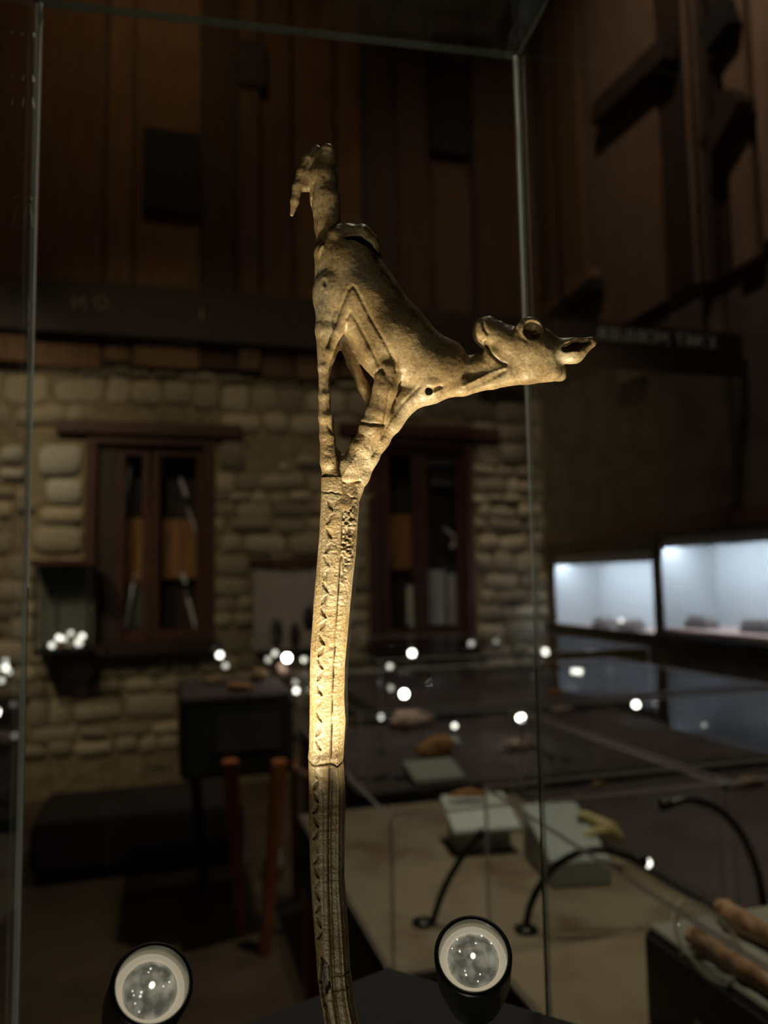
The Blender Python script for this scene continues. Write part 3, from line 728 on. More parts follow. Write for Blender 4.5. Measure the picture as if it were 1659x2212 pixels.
goose('large black gooseneck lamp arching at the right above the nearest showcase', [(1650, 1960), (1635, 1880), (1600, 1800), (1550, 1748), (1490, 1728), (1440, 1738)], 1.36, .0068, ZD1)
goose('thin dark gooseneck lamp right of the glass edge in the second showcase', [(1226, 1712), (1214, 1672), (1188, 1635), (1150, 1612)], 2.72, .008, ZD3)
goose('thin dark gooseneck lamp arching in front of the grey white stand', [(782, 1720), (800, 1690), (840, 1676), (890, 1688)], 2.5, .006, ZD3)

# bulbs: (x, y, depth, radius px, strength, base z, label)
for a in (
    (1125, 1551, 3.05, 8, 40, ZD3, 'brightest bare bulb on a stalk left of the right glass edge'),
    (873, 1499, 3.3, 8, 30, ZD3, 'bright bulb on a stalk directly right of the carved staff above the pink stone'),
    (620, 1421, 3.55, 8, 40, zt5, 'brightest bulb above the dark box showcase beside the pale board'),
    (475, 1415, 3.5, 7, 10, zt5, 'bulb at the left end of the dark box showcase'),
    (487, 1438, 3.4, 6, 2, zt5, 'faint bulb below the left end bulb of the dark box showcase'),
    (594, 1411, 3.65, 6, 2, zt5, 'faint bulb just left of the brightest dark box bulb'),
    (579, 1425, 3.6, 6, 1, zt5, 'very faint bulb two left of the brightest dark box bulb'),
    (657, 1425, 3.6, 6, 2, zt5, 'faint bulb between the brightest dark box bulb and the carved staff'),
    (640, 1492, 3.3, 6, 8, zt5, 'bulb hanging low beside the carved staff at the dark box showcase'),
    (638, 1474, 3.35, 6, 1, zt5, 'dim bulb just above the low bulb beside the carved staff'),
    (890, 1411, 4.6, 7, 14, ZD4, 'bulb on a tall stalk under the right window'),
    (842, 1440, 4.5, 6, 3, ZD4, 'pinkish dim bulb left of the tall stalk bulb under the right window'),
    (844, 1486, 3.4, 6, 1, ZD3, 'very dim bulb just left above the bright bulb beside the staff'),
    (823, 1549, 2.9, 5.5, 6, ZD3, 'dim bulb on a pale stalk left of the pinkish flat stone'),
    (982, 1568, 3.1, 5.5, 8, ZD3, 'bluish bulb above the small pale blue stone'),
    (1129, 1555, 2.9, 5, 2, ZD3, 'dim bulb tucked just below the brightest bare bulb'),
    (1135, 1678, 2.6, 7, 18, ZD3, 'bright bulb left of the right glass edge, below the pinkish flat stone'),
    (908, 1698, 2.55, 6, 9, ZD3, 'bulb in front of the grey white stand'),
    (786, 1700, 2.55, 6, 9, ZD3, 'bulb right beside the carved staff over the slanting glass edge'),
    (1178, 1408, 4.9, 7, 10, ZD4, 'bulb just right of the right glass edge under the wall showcases'),
    (1240, 1450, 4.6, 6, 8, ZD4, 'left bulb of the close pair right of the glass edge'),
    (1252, 1451, 4.6, 6, 8, ZD4, 'right bulb of the close pair right of the glass edge'),
    (1374, 1522, 3.5, 7, 14, ZD3, 'bright bulb standing alone in the right half of the picture'),
    (1232, 1518, 4.6, 5, 2, ZD4, 'dim bulb between the close pair and the tan rod'),
    (1018, 1390, 4.8, 6, 2, ZD4, 'dim bulb under the lower right corner of the right window'),
    (1072, 1386, 5.0, 5, 1, ZD4, 'faintest bulb right of the right window'),
    (1521, 1567, 3.0, 5, 1, ZD3, 'faint bulb at the far right above the glass edges'),
    (12, 1428, 3.6, 6, 2, .9, 'upper faint bulb at the left picture edge'),
    (20, 1452, 3.6, 6, 2, .9, 'lower faint bulb at the left picture edge'),
    (3, 1470, 3.6, 6, 3, .9, 'orange tinged bulb cut by the left picture edge'),
    (352, 1748, 4.05, 5, 9, .0, 'added bulb for a bright dot reflected in the glass before the low dark plinth'),  # added, stands in for a dot of light reflected in the glass
    (1450, 1336, 4.9, 5, 3, None, 'tiny bulb at the left of the right lit wall showcase'),
    (1342, 1341, 5.6, 5, 3, None, 'tiny bulb between the blocks of the left lit wall showcase'),
    (112, 1394, 5.3, 6, 4, None, 'leftmost bulb on the cabinet shelf'),  # these cabinet bulbs are added glows for bright glossy pieces
    (127, 1378, 5.3, 6.5, 4.8, None, 'bulb above the rust piece in the wall cabinet'),
    (138, 1380, 5.3, 5, 3.2, None, 'second bulb above the rust piece in the wall cabinet'),
    (153, 1368, 5.3, 5.5, 2.8, None, 'highest bulb in the wall cabinet'),
    (178, 1374, 5.3, 6, 4.8, None, 'upper bulb at the right end of the wall cabinet'),
    (170, 1388, 5.25, 8, 3.2, None, 'largest bulb at the right end of the wall cabinet'),
):
    x, y, d, rp, s, zb_, lab = a
    if zb_ is None:
        if x > 1000:
            d = (onx(x, y, WX + .10) - CAM).dot(FWD); zb_ = (C1 if x < 1420 else C2)[2] + .0205
        else:
            d = (ony(x, y, WY - .26) - CAM).dot(FWD); zb_ = za_cab if 'za_cab' in globals() else panel_rect(72, 1222, 196, 1404, .30)[2]
    stalk_lamp(x, y, d, rp, s if s >= 14 else s * .5, zb_, lab)
# stand that carries the bulbs at the left picture edge
pp = at(12, 1450, 3.6)
sd = empty('side_stand', (pp.x - .05, pp.y, 0), 'dark pedestal at the left picture edge carrying small bulbs', 'pedestal')
box('column', (pp.x - .3, pp.y - .15, 0), (pp.x + .06, pp.y + .15, .88), NAVY, sd, .01)
box('top', (pp.x - .32, pp.y - .17, .88), (pp.x + .08, pp.y + .17, .9), BLACKM, sd, .004)

# ================================================================== THE GLASS CASE AROUND THE STAFF
def flat(p): return Vector((p.x, p.y))
cr = at(1118, 130, .55); ztop = cr.z
# back-left corner: same height, seen at (80, 12)
cl = onz(80, 14, ztop)
eb = flat(cr) - flat(cl); wcase = eb.length; e1 = eb.normalized(); e2 = Vector((-e1.y, e1.x))
dcase = wcase
BR, BL = flat(cr), flat(cr) - e1 * wcase
FR, FL = BR - e2 * dcase, BL - e2 * dcase
zbase = 1.08
def V3(p, z): return Vector((p.x, p.y, z))
case = empty('glass_case', V3((BR + FL) / 2, zbase - .06), 'tall clear glass case enclosing the carved staff', 'case')
T = .0030
def pane(name, a, b, nin, z0, z1, th=T):
    q = [a, b, b + nin * th, a + nin * th]
    o = hexa(name, [V3(p, z0) for p in q], [V3(p, z1) for p in q], [PANE, EDGE], case)
    big = max(p.area for p in o.data.polygons)
    for p in o.data.polygons: p.material_index = 0 if p.area > .5 * big or abs(p.normal.z) > .9 else 1
    return o
pane('pane', BL, BR, -e2, zbase, ztop)
pane('pane', FR, BR - e2 * T, -e1, zbase, ztop)
pane('pane', FL, BL - e2 * T, e1, zbase, ztop)
pane('pane', FL + e1 * T, FR - e1 * T, e2, zbase, ztop)
q = [FL, FR, BR, BL]
o = hexa('top_pane', [V3(p, ztop) for p in q], [V3(p, ztop + .006) for p in q], [PANE, glass('top_edge', (.35, .42, .37), 1.5, .25, .5, (.16, .20, .17))], case)
big = max(p.area for p in o.data.polygons)
for p in o.data.polygons: p.material_index = 0 if p.area > .5 * big else 1
# glue chips on the back left edge
for (y0, y1, dx) in ((70, 78, 1), (160, 176, 1), (210, 232, 2), (440, 490, 3), (425, 432, 2), (700, 720, 1), (640, 690, 1)):
    a_, b_ = at(74 - .018 * y0, y0, (V3(BL, 1.5) - CAM).dot(FWD) - .003), at(74 - .018 * y1 + dx * 2, y1, (V3(BL, 1.5) - CAM).dot(FWD) - .003)
    tube('glue_chip', [a_, (a_ + b_) / 2, b_], [.0003, .0006, .0003], mat('glue', (.75, .75, .7), .4), case, 6, 2)
EDGE_LINE = mat('lit_edge_line', (.86, .90, .88), .35, spec=.8)  # added pale line standing in for light carried along the glass edge
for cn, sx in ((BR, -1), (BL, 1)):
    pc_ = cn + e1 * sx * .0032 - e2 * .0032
    tube('edge_light_line', [V3(pc_, zbase), V3(pc_, ztop)], .0012, EDGE_LINE, case, 10, 0)
cen = (BR + FL) / 2
ex = .012
qb = [FL - e1 * ex - e2 * ex, FR + e1 * ex - e2 * ex, BR + e1 * ex + e2 * ex, BL - e1 * ex + e2 * ex]
hexa('base', [V3(p, zbase - .06) for p in qb], [V3(p, zbase) for p in qb], NAVY, case, .004)
ped = empty('pedestal', V3(cen, 0), 'dark pedestal carrying the tall glass case', 'pedestal')
qp = [cen + (p - cen) * .92 for p in q]
hexa('column', [V3(p, 0) for p in qp], [V3(p, zbase - .06) for p in qp], NAVY, ped, .006)

# dark block inside the case that holds the staff
zb = 1.222
ap = onz(838, 2086, zb); l_ = onz(520, 2212, zb); r__ = onz(1262, 2212, zb)
d1 = (flat(l_) - flat(ap)).normalized(); d2 = (flat(r__) - flat(ap)).normalized()
A = flat(ap); sz = .125
qk = [A, A + d1 * sz, A + d1 * sz + d2 * sz, A + d2 * sz]
blk = empty('mount_block', V3((qk[0] + qk[2]) / 2, zbase), 'dark grey block holding the foot of the carved staff', 'plinth')
hexa('block', [V3(p, zbase) for p in qk], [V3(p, zb) for p in qk], CHARCOAL, blk, .002)

# ================================================================== THE CARVED STAFF
DS = 0.30; K = DS / FPX
def stf(U, V_, W):
    """design sheet (units of 0.18 mm, W away from the viewer) -> place"""
    o = np.array(CAM) + np.array(FWD) * DS
    return o + np.multiply.outer((np.asarray(U) - 829.5) * K, np.array(RC)) - np.multiply.outer((np.asarray(V_) - 1106) * K, np.array(UC)) + np.multiply.outer(np.asarray(W) * K, np.array(FWD))

def bone_material():
    m = bpy.data.materials.new('carved_antler'); m.use_nodes = True; N, L = nodes(m); b = N['Principled BSDF']
    tc = N.new('ShaderNodeTexCoord')
    n1 = N.new('ShaderNodeTexNoise'); n1.inputs['Scale'].default_value = 55; n1.inputs['Detail'].default_value = 6; L.new(tc.outputs['Object'], n1.inputs['Vector'])
    r1 = N.new('ShaderNodeValToRGB'); e = r1.color_ramp.elements
    e[0].position = .30; e[0].color = (.24, .155, .070, 1); e[1].position = .72; e[1].color = (.52, .43, .28, 1)
    e2_ = e.new(.5); e2_.color = (.39, .285, .145, 1)
    L.new(n1.outputs[0], r1.inputs[0])
    n2 = N.new('ShaderNodeTexNoise'); n2.inputs['Scale'].default_value = 800; n2.inputs['Detail'].default_value = 8; n2.inputs['Roughness'].default_value = .65
    L.new(tc.outputs['Object'], n2.inputs['Vector'])
    r2 = N.new('ShaderNodeValToRGB'); r2.color_ramp.elements[0].position = .33; r2.color_ramp.elements[0].color = (.55, .47, .36, 1)
    r2.color_ramp.elements[1].position = .58; r2.color_ramp.elements[1].color = (1.12, 1.1, 1.05, 1); L.new(n2.outputs[0], r2.inputs[0])
    mx = N.new('ShaderNodeMix'); mx.data_type = 'RGBA'; mx.blend_type = 'MULTIPLY'; mx.inputs[0].default_value = .75
    L.new(r1.outputs[0], mx.inputs[6]); L.new(r2.outputs[0], mx.inputs[7])
    at_ = N.new('ShaderNodeAttribute'); at_.attribute_name = 'dirt'
    m2 = N.new('ShaderNodeMix'); m2.data_type = 'RGBA'; m2.blend_type = 'MIX'; m2.inputs[7].default_value = (.045, .028, .012, 1)
    L.new(at_.outputs['Fac'], m2.inputs[0]); L.new(mx.outputs[2], m2.inputs[6]); L.new(m2.outputs[2], b.inputs['Base Color'])
    b.inputs['Roughness'].default_value = .40; b.inputs['Specular IOR Level'].default_value = .55
    n3 = N.new('ShaderNodeTexNoise'); n3.inputs['Scale'].default_value = 1000; n3.inputs['Detail'].default_value = 6; L.new(tc.outputs['Object'], n3.inputs['Vector'])
    at2 = N.new('ShaderNodeAttribute'); at2.attribute_name = 'grain'
    ms = N.new('ShaderNodeMath'); ms.operation = 'MULTIPLY_ADD'; ms.inputs[1].default_value = .75; ms.inputs[2].default_value = .15
    L.new(at2.outputs['Fac'], ms.inputs[0])
    bp = N.new('ShaderNodeBump'); bp.inputs['Distance'].default_value = .0006; L.new(ms.outputs[0], bp.inputs['Strength'])
    L.new(n3.outputs[0], bp.inputs['Height']); L.new(bp.outputs[0], b.inputs['Normal'])
    return m
ANTLER = bone_material()
def set_attr(o, name, vals):
    a = o.data.attributes.new(name, 'FLOAT', 'POINT'); a.data.foreach_set('value', np.asarray(vals, dtype=np.float32))

def vnoise2(a, b, sa, sb, seed):
    """smooth value noise over two coordinates"""
    g = np.random.default_rng(seed).uniform(-1, 1, (256, 256))
    x, y = a / sa, b / sb; xi, yi = np.floor(x).astype(int), np.floor(y).astype(int); fx, fy = x - xi, y - yi
    fx = fx * fx * (3 - 2 * fx); fy = fy * fy * (3 - 2 * fy)
    G = lambda i, j: g[i % 256, j % 256]
    return (G(xi, yi) * (1 - fx) + G(xi + 1, yi) * fx) * (1 - fy) + (G(xi, yi + 1) * (1 - fx) + G(xi + 1, yi + 1) * fx) * fy
def seg2(U, V_, a, b):
    ax, ay = a; bx, by = b; dx, dy = bx - ax, by - ay; l2 = dx * dx + dy * dy + 1e-9
    t = np.clip(((U - ax) * dx + (V_ - ay) * dy) / l2, 0, 1)
    return np.hypot(U - ax - t * dx, V_ - ay - t * dy), t

staff = empty('carved_staff', Vector(stf([745], [2500], [0])[0].tolist()), 'long tan carved antler staff with a slender animal figure at its top', 'artifact')

# ---- shaft: turned section swept down the bent axis, carving as real relief
vk = [1030, 1080, 1150, 1200, 1250, 1300, 1350, 1400, 1440, 1500, 1560, 1620, 1640, 1700, 1800, 1900, 2000, 2050, 2100, 2150, 2212, 2300, 2520]
lk = [694, 693, 690, 686, 682, 678, 675, 671, 669.5, 669, 668.5, 667, 666, 667, 668, 671, 678, 682, 685, 691, 702, 722, 770]
gk = [744, 743, 740, 737, 734, 731, 728, 725, 722.5, 720, 719, 717, 715, 714, 712, 713, 716, 718, 720, 724, 734, 750, 796]
rk = [772, 776, 771, 768, 762, 757, 753, 748, 745, 743, 746, 742, 741, 745, 744, 744, 751, 754, 757, 763, 775, 795, 842]
nv, nt = 1180, 224
vv = np.linspace(1032, 2515, nv); th = np.linspace(0, 2 * np.pi, nt, endpoint=False)
VG, TG = np.meshgrid(vv, th, indexing='ij')
Lf, Gf, Rf = np.interp(VG, vk, lk), np.interp(VG, vk, gk), np.interp(VG, vk, rk)
cx, ax_ = (Lf + Rf) / 2, (Rf - Lf) / 2
ct, st_ = np.cos(TG), np.sin(TG)
ex_ = 2 / 2.5
u0 = np.sign(ct) * np.abs(ct) ** ex_; w0 = -np.sign(st_) * np.abs(st_) ** ex_
bw = 36.0
near = np.clip(-w0 * 1.6, 0, 1)
Uc = cx + ax_ * u0
disp = np.zeros_like(Uc); dirt = np.zeros_like(Uc)
# the right hand facet falls back behind the groove
right = 1 / (1 + np.exp(-(Uc - Gf) / 1.6))
disp += -right * near * 5.0
g = np.exp(-((Uc - Gf) / 1.9) ** 2) * near * (0.6 + 0.4 * vnoise2(Uc, VG, 9, 23, 3)); disp -= 5.5 * g; dirt = np.maximum(dirt, .85 * g)
# bright rim left of the dark lower facet
lowm = 1 / (1 + np.exp(-(VG - 1640) / 6))
rid = np.exp(-((Uc - (Rf - 11)) / 2.2) ** 2) * near * lowm; disp += 3.2 * rid
gr2 = np.exp(-((Uc - (Gf + 7)) / 6) ** 2) * near * lowm; disp -= 3.0 * gr2; dirt = np.maximum(dirt, .45 * gr2)
# zigzag of leaf shaped cuts
yy = 1092; i = 0
r5 = random.Random(5)
while yy < 2015:
    cut = 1.0 if yy < 1640 else 1.5
    l0, g0 = np.interp(yy, vk, lk), np.interp(yy, vk, gk); xm = l0 + (.46 if yy < 1640 else .36) * (g0 - l0)
    s = 1 if i % 2 == 0 else -1
    a_, b_ = (xm - s * 5.5, yy - 9.5), (xm + s * 5.5, yy + 9.5)
    d, t = seg2(Uc, VG, a_, b_); wid = 1.2 + 3.2 * np.sin(np.pi * np.clip(t, .02, .98))
    lf = np.exp(-(d / wid) ** 2 * 1.1) * near; fd = 1.0 if r5.random() < .8 else .45
    disp -= 3.8 * cut * fd * lf; dirt = np.maximum(dirt, (.42 if yy < 1640 else .75) * fd * lf)
    yy += r5.uniform(25, 31) if yy < 1640 else r5.uniform(24, 30); i += 1
# long scratches
for (a_, b_, w_) in (((684, 1362), (682, 1400), 1.2), ((676, 1560), (676, 1618), 1.0), ((709, 1230), (704, 1330), 1.0), ((697, 1150), (690, 1260), 1.2), ((702, 1700), (703, 1990), 1.6)):
    d, t = seg2(Uc, VG, a_, b_); q_ = np.exp(-(d / w_) ** 2) * near; disp -= 1.2 * q_; dirt = np.maximum(dirt, .4 * q_)
# old breaks running round the shaft
for v0, amp, depth in ((1069, 6, 2.6), (1642, 7, 4.6), (2094, 3, 2.5), (2124, 3, 1.8)):
    line = v0 + amp * .6 * vnoise2(Uc, VG * 0, 17, 5, int(v0)) + 1.5 * vnoise2(Uc, VG * 0, 4, 5, int(v0) + 1) + (.16 if v0 < 1100 else .08) * (Uc - cx) * (1 if v0 < 2000 else -.8)
    q_ = np.exp(-((VG - line) / 2.0) ** 2)
    if v0 > 2000: q_ = q_ * right; disp += 1.5 * np.exp(-((VG - line + 3) / 1.6) ** 2) * right
    disp -= depth * q_; dirt = np.maximum(dirt, .75 * q_)
# glue rim just above the middle break
disp += 2.2 * np.exp(-((VG - 1630) / 8) ** 2)
# pitted rough facet below the animal
ro = right * np.exp(-np.clip(VG - 1190, 0, 1e9) ** 2 / 70 ** 2) * (VG > 1082) * near
disp += ro * (2.0 * vnoise2(Uc, VG, 4, 4.5, 21) + 1.4 * vnoise2(Uc, VG, 9, 8, 22)); dirt = np.maximum(dirt, np.clip(ro * (.35 - .6 * vnoise2(Uc, VG, 4, 4.5, 21)), 0, .8))
# worm eaten cavity near the foot
cav = np.array([(697, 2056), (704, 2075), (702, 2110), (697, 2135), (704, 2165), (709, 2200), (716, 2240)])
cw = [3, 9, 12, 5, 4, 7, 6]
hole = np.zeros_like(Uc)
for j in range(len(cav) - 1):
    d, t = seg2(Uc, VG, cav[j], cav[j + 1]); wd_ = cw[j] + (cw[j + 1] - cw[j]) * t
    hole = np.maximum(hole, 1 / (1 + np.exp((d - wd_ - 1.5 * vnoise2(Uc, VG, 6, 6, 40)) / .9)))
disp -= 20 * hole * near; dirt = np.maximum(dirt, .92 * hole * near)
# general unevenness and fine squiggly grain
disp += 1.3 * vnoise2(Uc + 50 * TG, VG, 14, 40, 1) + .7 * vnoise2(Uc + 40 * TG, VG, 5, 12, 2) + .35 * vnoise2(Uc + 40 * TG, VG, 2.5, 4, 6)
nx_, ny_ = u0 / np.maximum(np.hypot(u0, w0), 1e-6), w0 / np.maximum(np.hypot(u0, w0), 1e-6)
nx_, ny_ = nx_ * .65, ny_
UU = cx + ax_ * u0 + disp * nx_ * .5
WW = bw * w0 + disp * ny_ + 4
P3 = stf(UU.ravel(), VG.ravel(), WW.ravel())
idx = np.arange(nv * nt).reshape(nv, nt)
q4 = np.stack([idx[:-1, :], np.roll(idx[:-1, :], -1, 1), np.roll(idx[1:, :], -1, 1), idx[1:, :]], -1).reshape(-1, 4)
shaft = mesh('shaft', P3, q4, ANTLER, staff, smooth=True, label='engraved shaft with a zigzag of leaf shaped cuts')
set_attr(shaft, 'dirt', np.clip(dirt + .10 * vnoise2(Uc, VG, 20, 60, 9), 0, 1).ravel())
set_attr(shaft, 'grain', (np.ones_like(Uc) * np.where(VG < 1640, .75, .35)).ravel())

# ---- animal figure: one continuous surface from a smooth distance field
HS = 2.4
U0, U1, V0, V1, W0_, W1_ = 604, 1304, 290, 1110, -112, 112
gu, gv, gw = np.arange(U0, U1, HS, dtype=np.float32), np.arange(V0, V1, HS, dtype=np.float32), np.arange(W0_, W1_, HS, dtype=np.float32)
FLD = np.full((len(gu), len(gv), len(gw)), 60.0, dtype=np.float32)
def sub(u0_, u1_, v0_, v1_, w0__=-1e9, w1__=1e9):
    a, b = np.searchsorted(gu, (u0_, u1_)); c, d = np.searchsorted(gv, (v0_, v1_)); e, f = np.searchsorted(gw, (w0__, w1__))
    sl = (slice(a, b), slice(c, d), slice(e, f))
    return sl, gu[a:b][:, None, None], gv[c:d][None, :, None], gw[e:f][None, None, :]
def cone_chain(pts, ws, w_off, k, op='add'):
    for (p, q) in zip(pts[:-1], pts[1:]):
        pw = p[3] if len(p) > 3 else w_off; qw = q[3] if len(q) > 3 else w_off
        R = max(p[2], q[2]) + k + 6; RW = max(p[2], q[2]) / ws + k + 6
        sl, u, v, w = sub(min(p[0], q[0]) - R, max(p[0], q[0]) + R, min(p[1], q[1]) - R, max(p[1], q[1]) + R, min(pw, qw) - RW, max(pw, qw) + RW)
        if 0 in FLD[sl].shape: continue
        dx, dy, dz = q[0] - p[0], q[1] - p[1], (qw - pw) * ws; l2 = dx * dx + dy * dy + dz * dz + 1e-6
        a, b, c = u - p[0], v - p[1], (w - pw) * ws
        t = np.clip((a * dx + b * dy + c * dz) / l2, 0, 1)
        d = np.sqrt((a - t * dx) ** 2 + (b - t * dy) ** 2 + (c - t * dz) ** 2) - (p[2] + (q[2] - p[2]) * t)
        comb(sl, d.astype(np.float32), k, op)
def ell(c, r, rot_=0.0, k=10, op='add'):
    R = max(r[0], r[1]) + k + 6
    sl, u, v, w = sub(c[0] - R, c[0] + R, c[1] - R, c[1] + R, c[2] - r[2] - k - 6, c[2] + r[2] + k + 6)
    cc, ss = math.cos(rot_), math.sin(rot_); a, b = u - c[0], v - c[1]
    x, y, z_ = (a * cc + b * ss) / r[0], (-a * ss + b * cc) / r[1], (w - c[2]) / r[2]
    n = np.sqrt(x * x + y * y + z_ * z_); g2 = np.sqrt((x / r[0]) ** 2 + (y / r[1]) ** 2 + (z_ / r[2]) ** 2) + 1e-6
    comb(sl, np.clip(n * (n - 1) / g2, -60, 60).astype(np.float32), k, op)
def comb(sl, d, k, op):
    f = FLD[sl]
    if op == 'add':
        h = np.clip(k - np.abs(f - d), 0, None) / k; FLD[sl] = np.minimum(f, d) - h * h * k * .25
    else:
        h = np.clip(k - np.abs(f + d), 0, None) / k; FLD[sl] = np.maximum(f, -d) + h * h * k * .25
DIRTL = []
def groove(pts, width, depth, dirt_=.5, side=-1, prof='in'):
    """line cut into (or raised from) the near surface"""
    xs, ys = [p[0] for p in pts], [p[1] for p in pts]; M = width * 3 + 2
    sl, u, v, w = sub(min(xs) - M, max(xs) + M, min(ys) - M, max(ys) + M, *((-1e9, 4) if side < 0 else (-4, 1e9)))
    best = None
    for a, b in zip(pts[:-1], pts[1:]):
        d, _ = seg2(u, v, a, b); best = d if best is None else np.minimum(best, d)
    FLD[sl] += (depth * np.exp(-(best / width) ** 2)).astype(np.float32)
    if dirt_: DIRTL.append((pts, width * 1.1, dirt_ * .6))
# torso
cone_chain([(750, 565, 66), (786, 648, 76), (852, 735, 79), (915, 782, 66), (958, 783, 52)], 1.25, 0, 18)
ell((935, 795, 0), (68, 62, 52), .5, 14)
# rump under the tail, haunch and thigh
cone_chain([(722, 560, 40), (722, 640, 44), (712, 700, 30)], 1.0, 0, 14)
cone_chain([(770, 690, 28), (806, 768, 26), (836, 815, 23)], 1.0, -22, 14); cone_chain([(770, 690, 28), (806, 768, 26), (836, 815, 23)], 1.0, 22, 14)
# hind legs, near and far
for so in (-1, 1):
    cone_chain([(716, 620, 31, 15 * so), (704, 720, 20, 24 * so), (699.5, 800, 9.5, 28 * so), (700.5, 860, 10.5, 27 * so), (704, 905, 13, 24 * so), (707, 945, 14, 18 * so), (712, 1000, 20, 12 * so)], .9, 0, 9)
    cone_chain([(752, 672, 20, 30 * so), (730, 722, 13, 30 * so), (713, 768, 8, 30 * so), (706, 800, 5, 28 * so)], .9, 0, 8)
# forelegs
cone_chain([(838, 805, 25, -30), (832, 845, 25, -28), (815, 895, 23, -24), (802, 925, 24, -20), (781, 965, 22, -16), (760, 1005, 22, -14), (754, 1028, 21, -12)], .9, 0, 9)
cone_chain([(742, 700, 26, 34), (760, 775, 13, 40), (784, 830, 12, 38), (800, 862, 12, 34), (812, 900, 20, 24), (790, 950, 20, 18), (750, 1020, 20, 12)], .9, 0, 9)
# chest and its flange running down to the shaft
cone_chain([(925, 838, 38, 0), (885, 862, 24, 0), (848, 912, 20, 2), (822, 952, 17, 4), (800, 990, 16, 6), (782, 1030, 14, 8), (764, 1070, 16, 6)], .8, 0, 12)
# top of the shaft
cone_chain([(722, 990, 22), (730, 1030, 32), (733, 1090, 38)], 1.05, 4, 12)
# neck, turned back head
cone_chain([(930, 838, 30, 0), (1000, 832, 22, 0), (1065, 817, 22, 0), (1140, 798, 31, 0), (1190, 800, 25, 0)], .95, 0, 9)
cone_chain([(975, 800, 28, 8), (1060, 790, 30, 6), (1130, 780, 36, 2)], 1.0, 0, 8)
ell((1152, 762, 0), (60, 58, 46), .1, 12)
cone_chain([(1140, 752, 46), (1095, 745, 38), (1060, 722, 31), (1046, 711, 25)], 1.05, 0, 12)
ell((1066, 700, 0), (22, 14, 20), .35, 8)                      # nostril pad
ell((1033, 726, 0), (10, 17, 19), -.2, 5)                      # lower lip
ell((1066, 768, -6), (24, 26, 24), .5, 8)                      # jaw
ell((1140, 722, -30), (32, 30, 16), .2, 8)                     # eye ring
ell((1143, 722, 26), (30, 26, 16), .2, 8)
cone_chain([(1192, 760, 30, -6), (1235, 760, 27, -14), (1272, 743, 12, -18)], 1.25, 0, 8)     # near ear
cone_chain([(1188, 775, 30, 12), (1208, 800, 20, 22), (1218, 808, 11, 26)], 1.2, 0, 8)        # far ear
# tail curled over the rump
cone_chain([(706, 548, 26), (726, 520, 26), (752, 508, 21), (783, 508, 20), (804, 527, 17), (815, 552, 9)], .62, 0, 8)
# neck like post with two knobs and a drooping spur
cone_chain([(712, 540, 27), (709, 490, 29), (703, 430, 32), (698, 385, 31), (702, 345, 25)], 1.0, 0, 8)
cone_chain([(706, 352, 20, -6), (708, 331, 16, -10)], 1.0, 0, 5)
cone_chain([(690, 340, 14, 6), (683, 325, 12, 4), (668, 350, 14, -6), (655, 378, 13, -10), (644, 408, 11, -12), (638, 440, 9.5, -12), (632, 468, 5, -12)], 1.0, 0, 5)
cone_chain([(672, 385, 16, -2), (660, 405, 12, -6)], 1.0, 0, 6)
# --- cuts
cone_chain([(692, 330, 5, -24), (688, 348, 6, -26), (680, 362, 4, -26)], 1.0, 0, 3, 'cut')
cone_chain([(754, 528, 5, -34), (778, 528, 7, -34), (800, 540, 6, -34), (816, 556, 4, -30)], .32, 0, 3, 'cut')
ell((1143, 722, -50), (21, 21, 26), .3, 3, 'cut')
ell((1150, 731, -28), (7, 7, 7), .3, 3, 'add')                 # eyeball remnant
cone_chain([(1214, 758, 8, -40), (1238, 751, 13, -40), (1264, 742, 7, -38)], .42, 0, 3, 'cut')
cone_chain([(924, 850, 8, -70), (924, 850, 8, 70)], 1.0, 0, 3, 'cut')
cone_chain([(926, 850, 5, -48), (948, 842, 5, -46), (968, 835, 3, -44)], .4, 0, 3, 'cut')
cone_chain([(1034, 754, 5, -52), (1022, 784, 13, -54), (1004, 812, 9, -52), (985, 836, 3, -48)], .5, 0, 5, 'cut')   # notch behind the jaw
cone_chain([(748, 960, 6, -60), (748, 960, 6, 60)], 1.0, 0, 4, 'cut')
groove([(757, 642), (738, 682), (720, 728), (711, 758)], 2.6, 4.0, .55)
groove([(757, 642), (764, 636), (772, 645), (800, 700), (836, 762), (850, 790), (853, 812)], 2.6, 4.2, .6)
groove([(752, 700), (760, 688), (775, 712), (800, 760), (820, 800), (822, 812)], 2.6, 3.6, .55)
groove([(812, 812), (826, 806), (830, 816)], 3.0, 5, .7)
groove([(778, 916), (800, 922), (826, 922)], 2.4, 5, .6)
groove([(842, 830), (836, 880), (828, 920)], 2.2, 2.2, .35)
groove([(905, 842), (875, 870), (850, 900), (832, 930), (820, 960), (805, 985)], 2.2, 2.6, .4)
groove([(1040, 700), (1042, 716), (1050, 728)], 2.2, 5, .7)    # mouth
groove([(1046, 742), (1058, 770), (1075, 786), (1090, 792)], 2.4, 5.5, .8)   # jaw line
groove([(1000, 838), (1050, 812), (1085, 800)], 3.0, -3.0, 0)
groove([(1010, 842), (1060, 822), (1086, 806)], 4.0, 2.5, .25)
groove([(1068, 692), (1076, 696)], 4.0, 5, .6)                 # nostril
groove([(1122, 702), (1112, 720), (1118, 738), (1132, 748)], 2.5, 2, .3)
groove([(681, 405), (674, 450), (671, 485)], 2.4, 4.5, .65)
groove([(700, 400), (694, 450), (690, 500)], 3.0, -2.5, 0)
groove([(668, 352), (650, 395)], 2.0, 2.5, .4)
groove([(701, 545), (694, 556)], 4, -4, 0)
groove([(706, 545), (700, 562)], 2.5, 3, .5)
groove([(720, 545), (722, 575)], 1.6, 2, .4); groove([(704, 618), (706, 630)], 2.0, 3, .7)
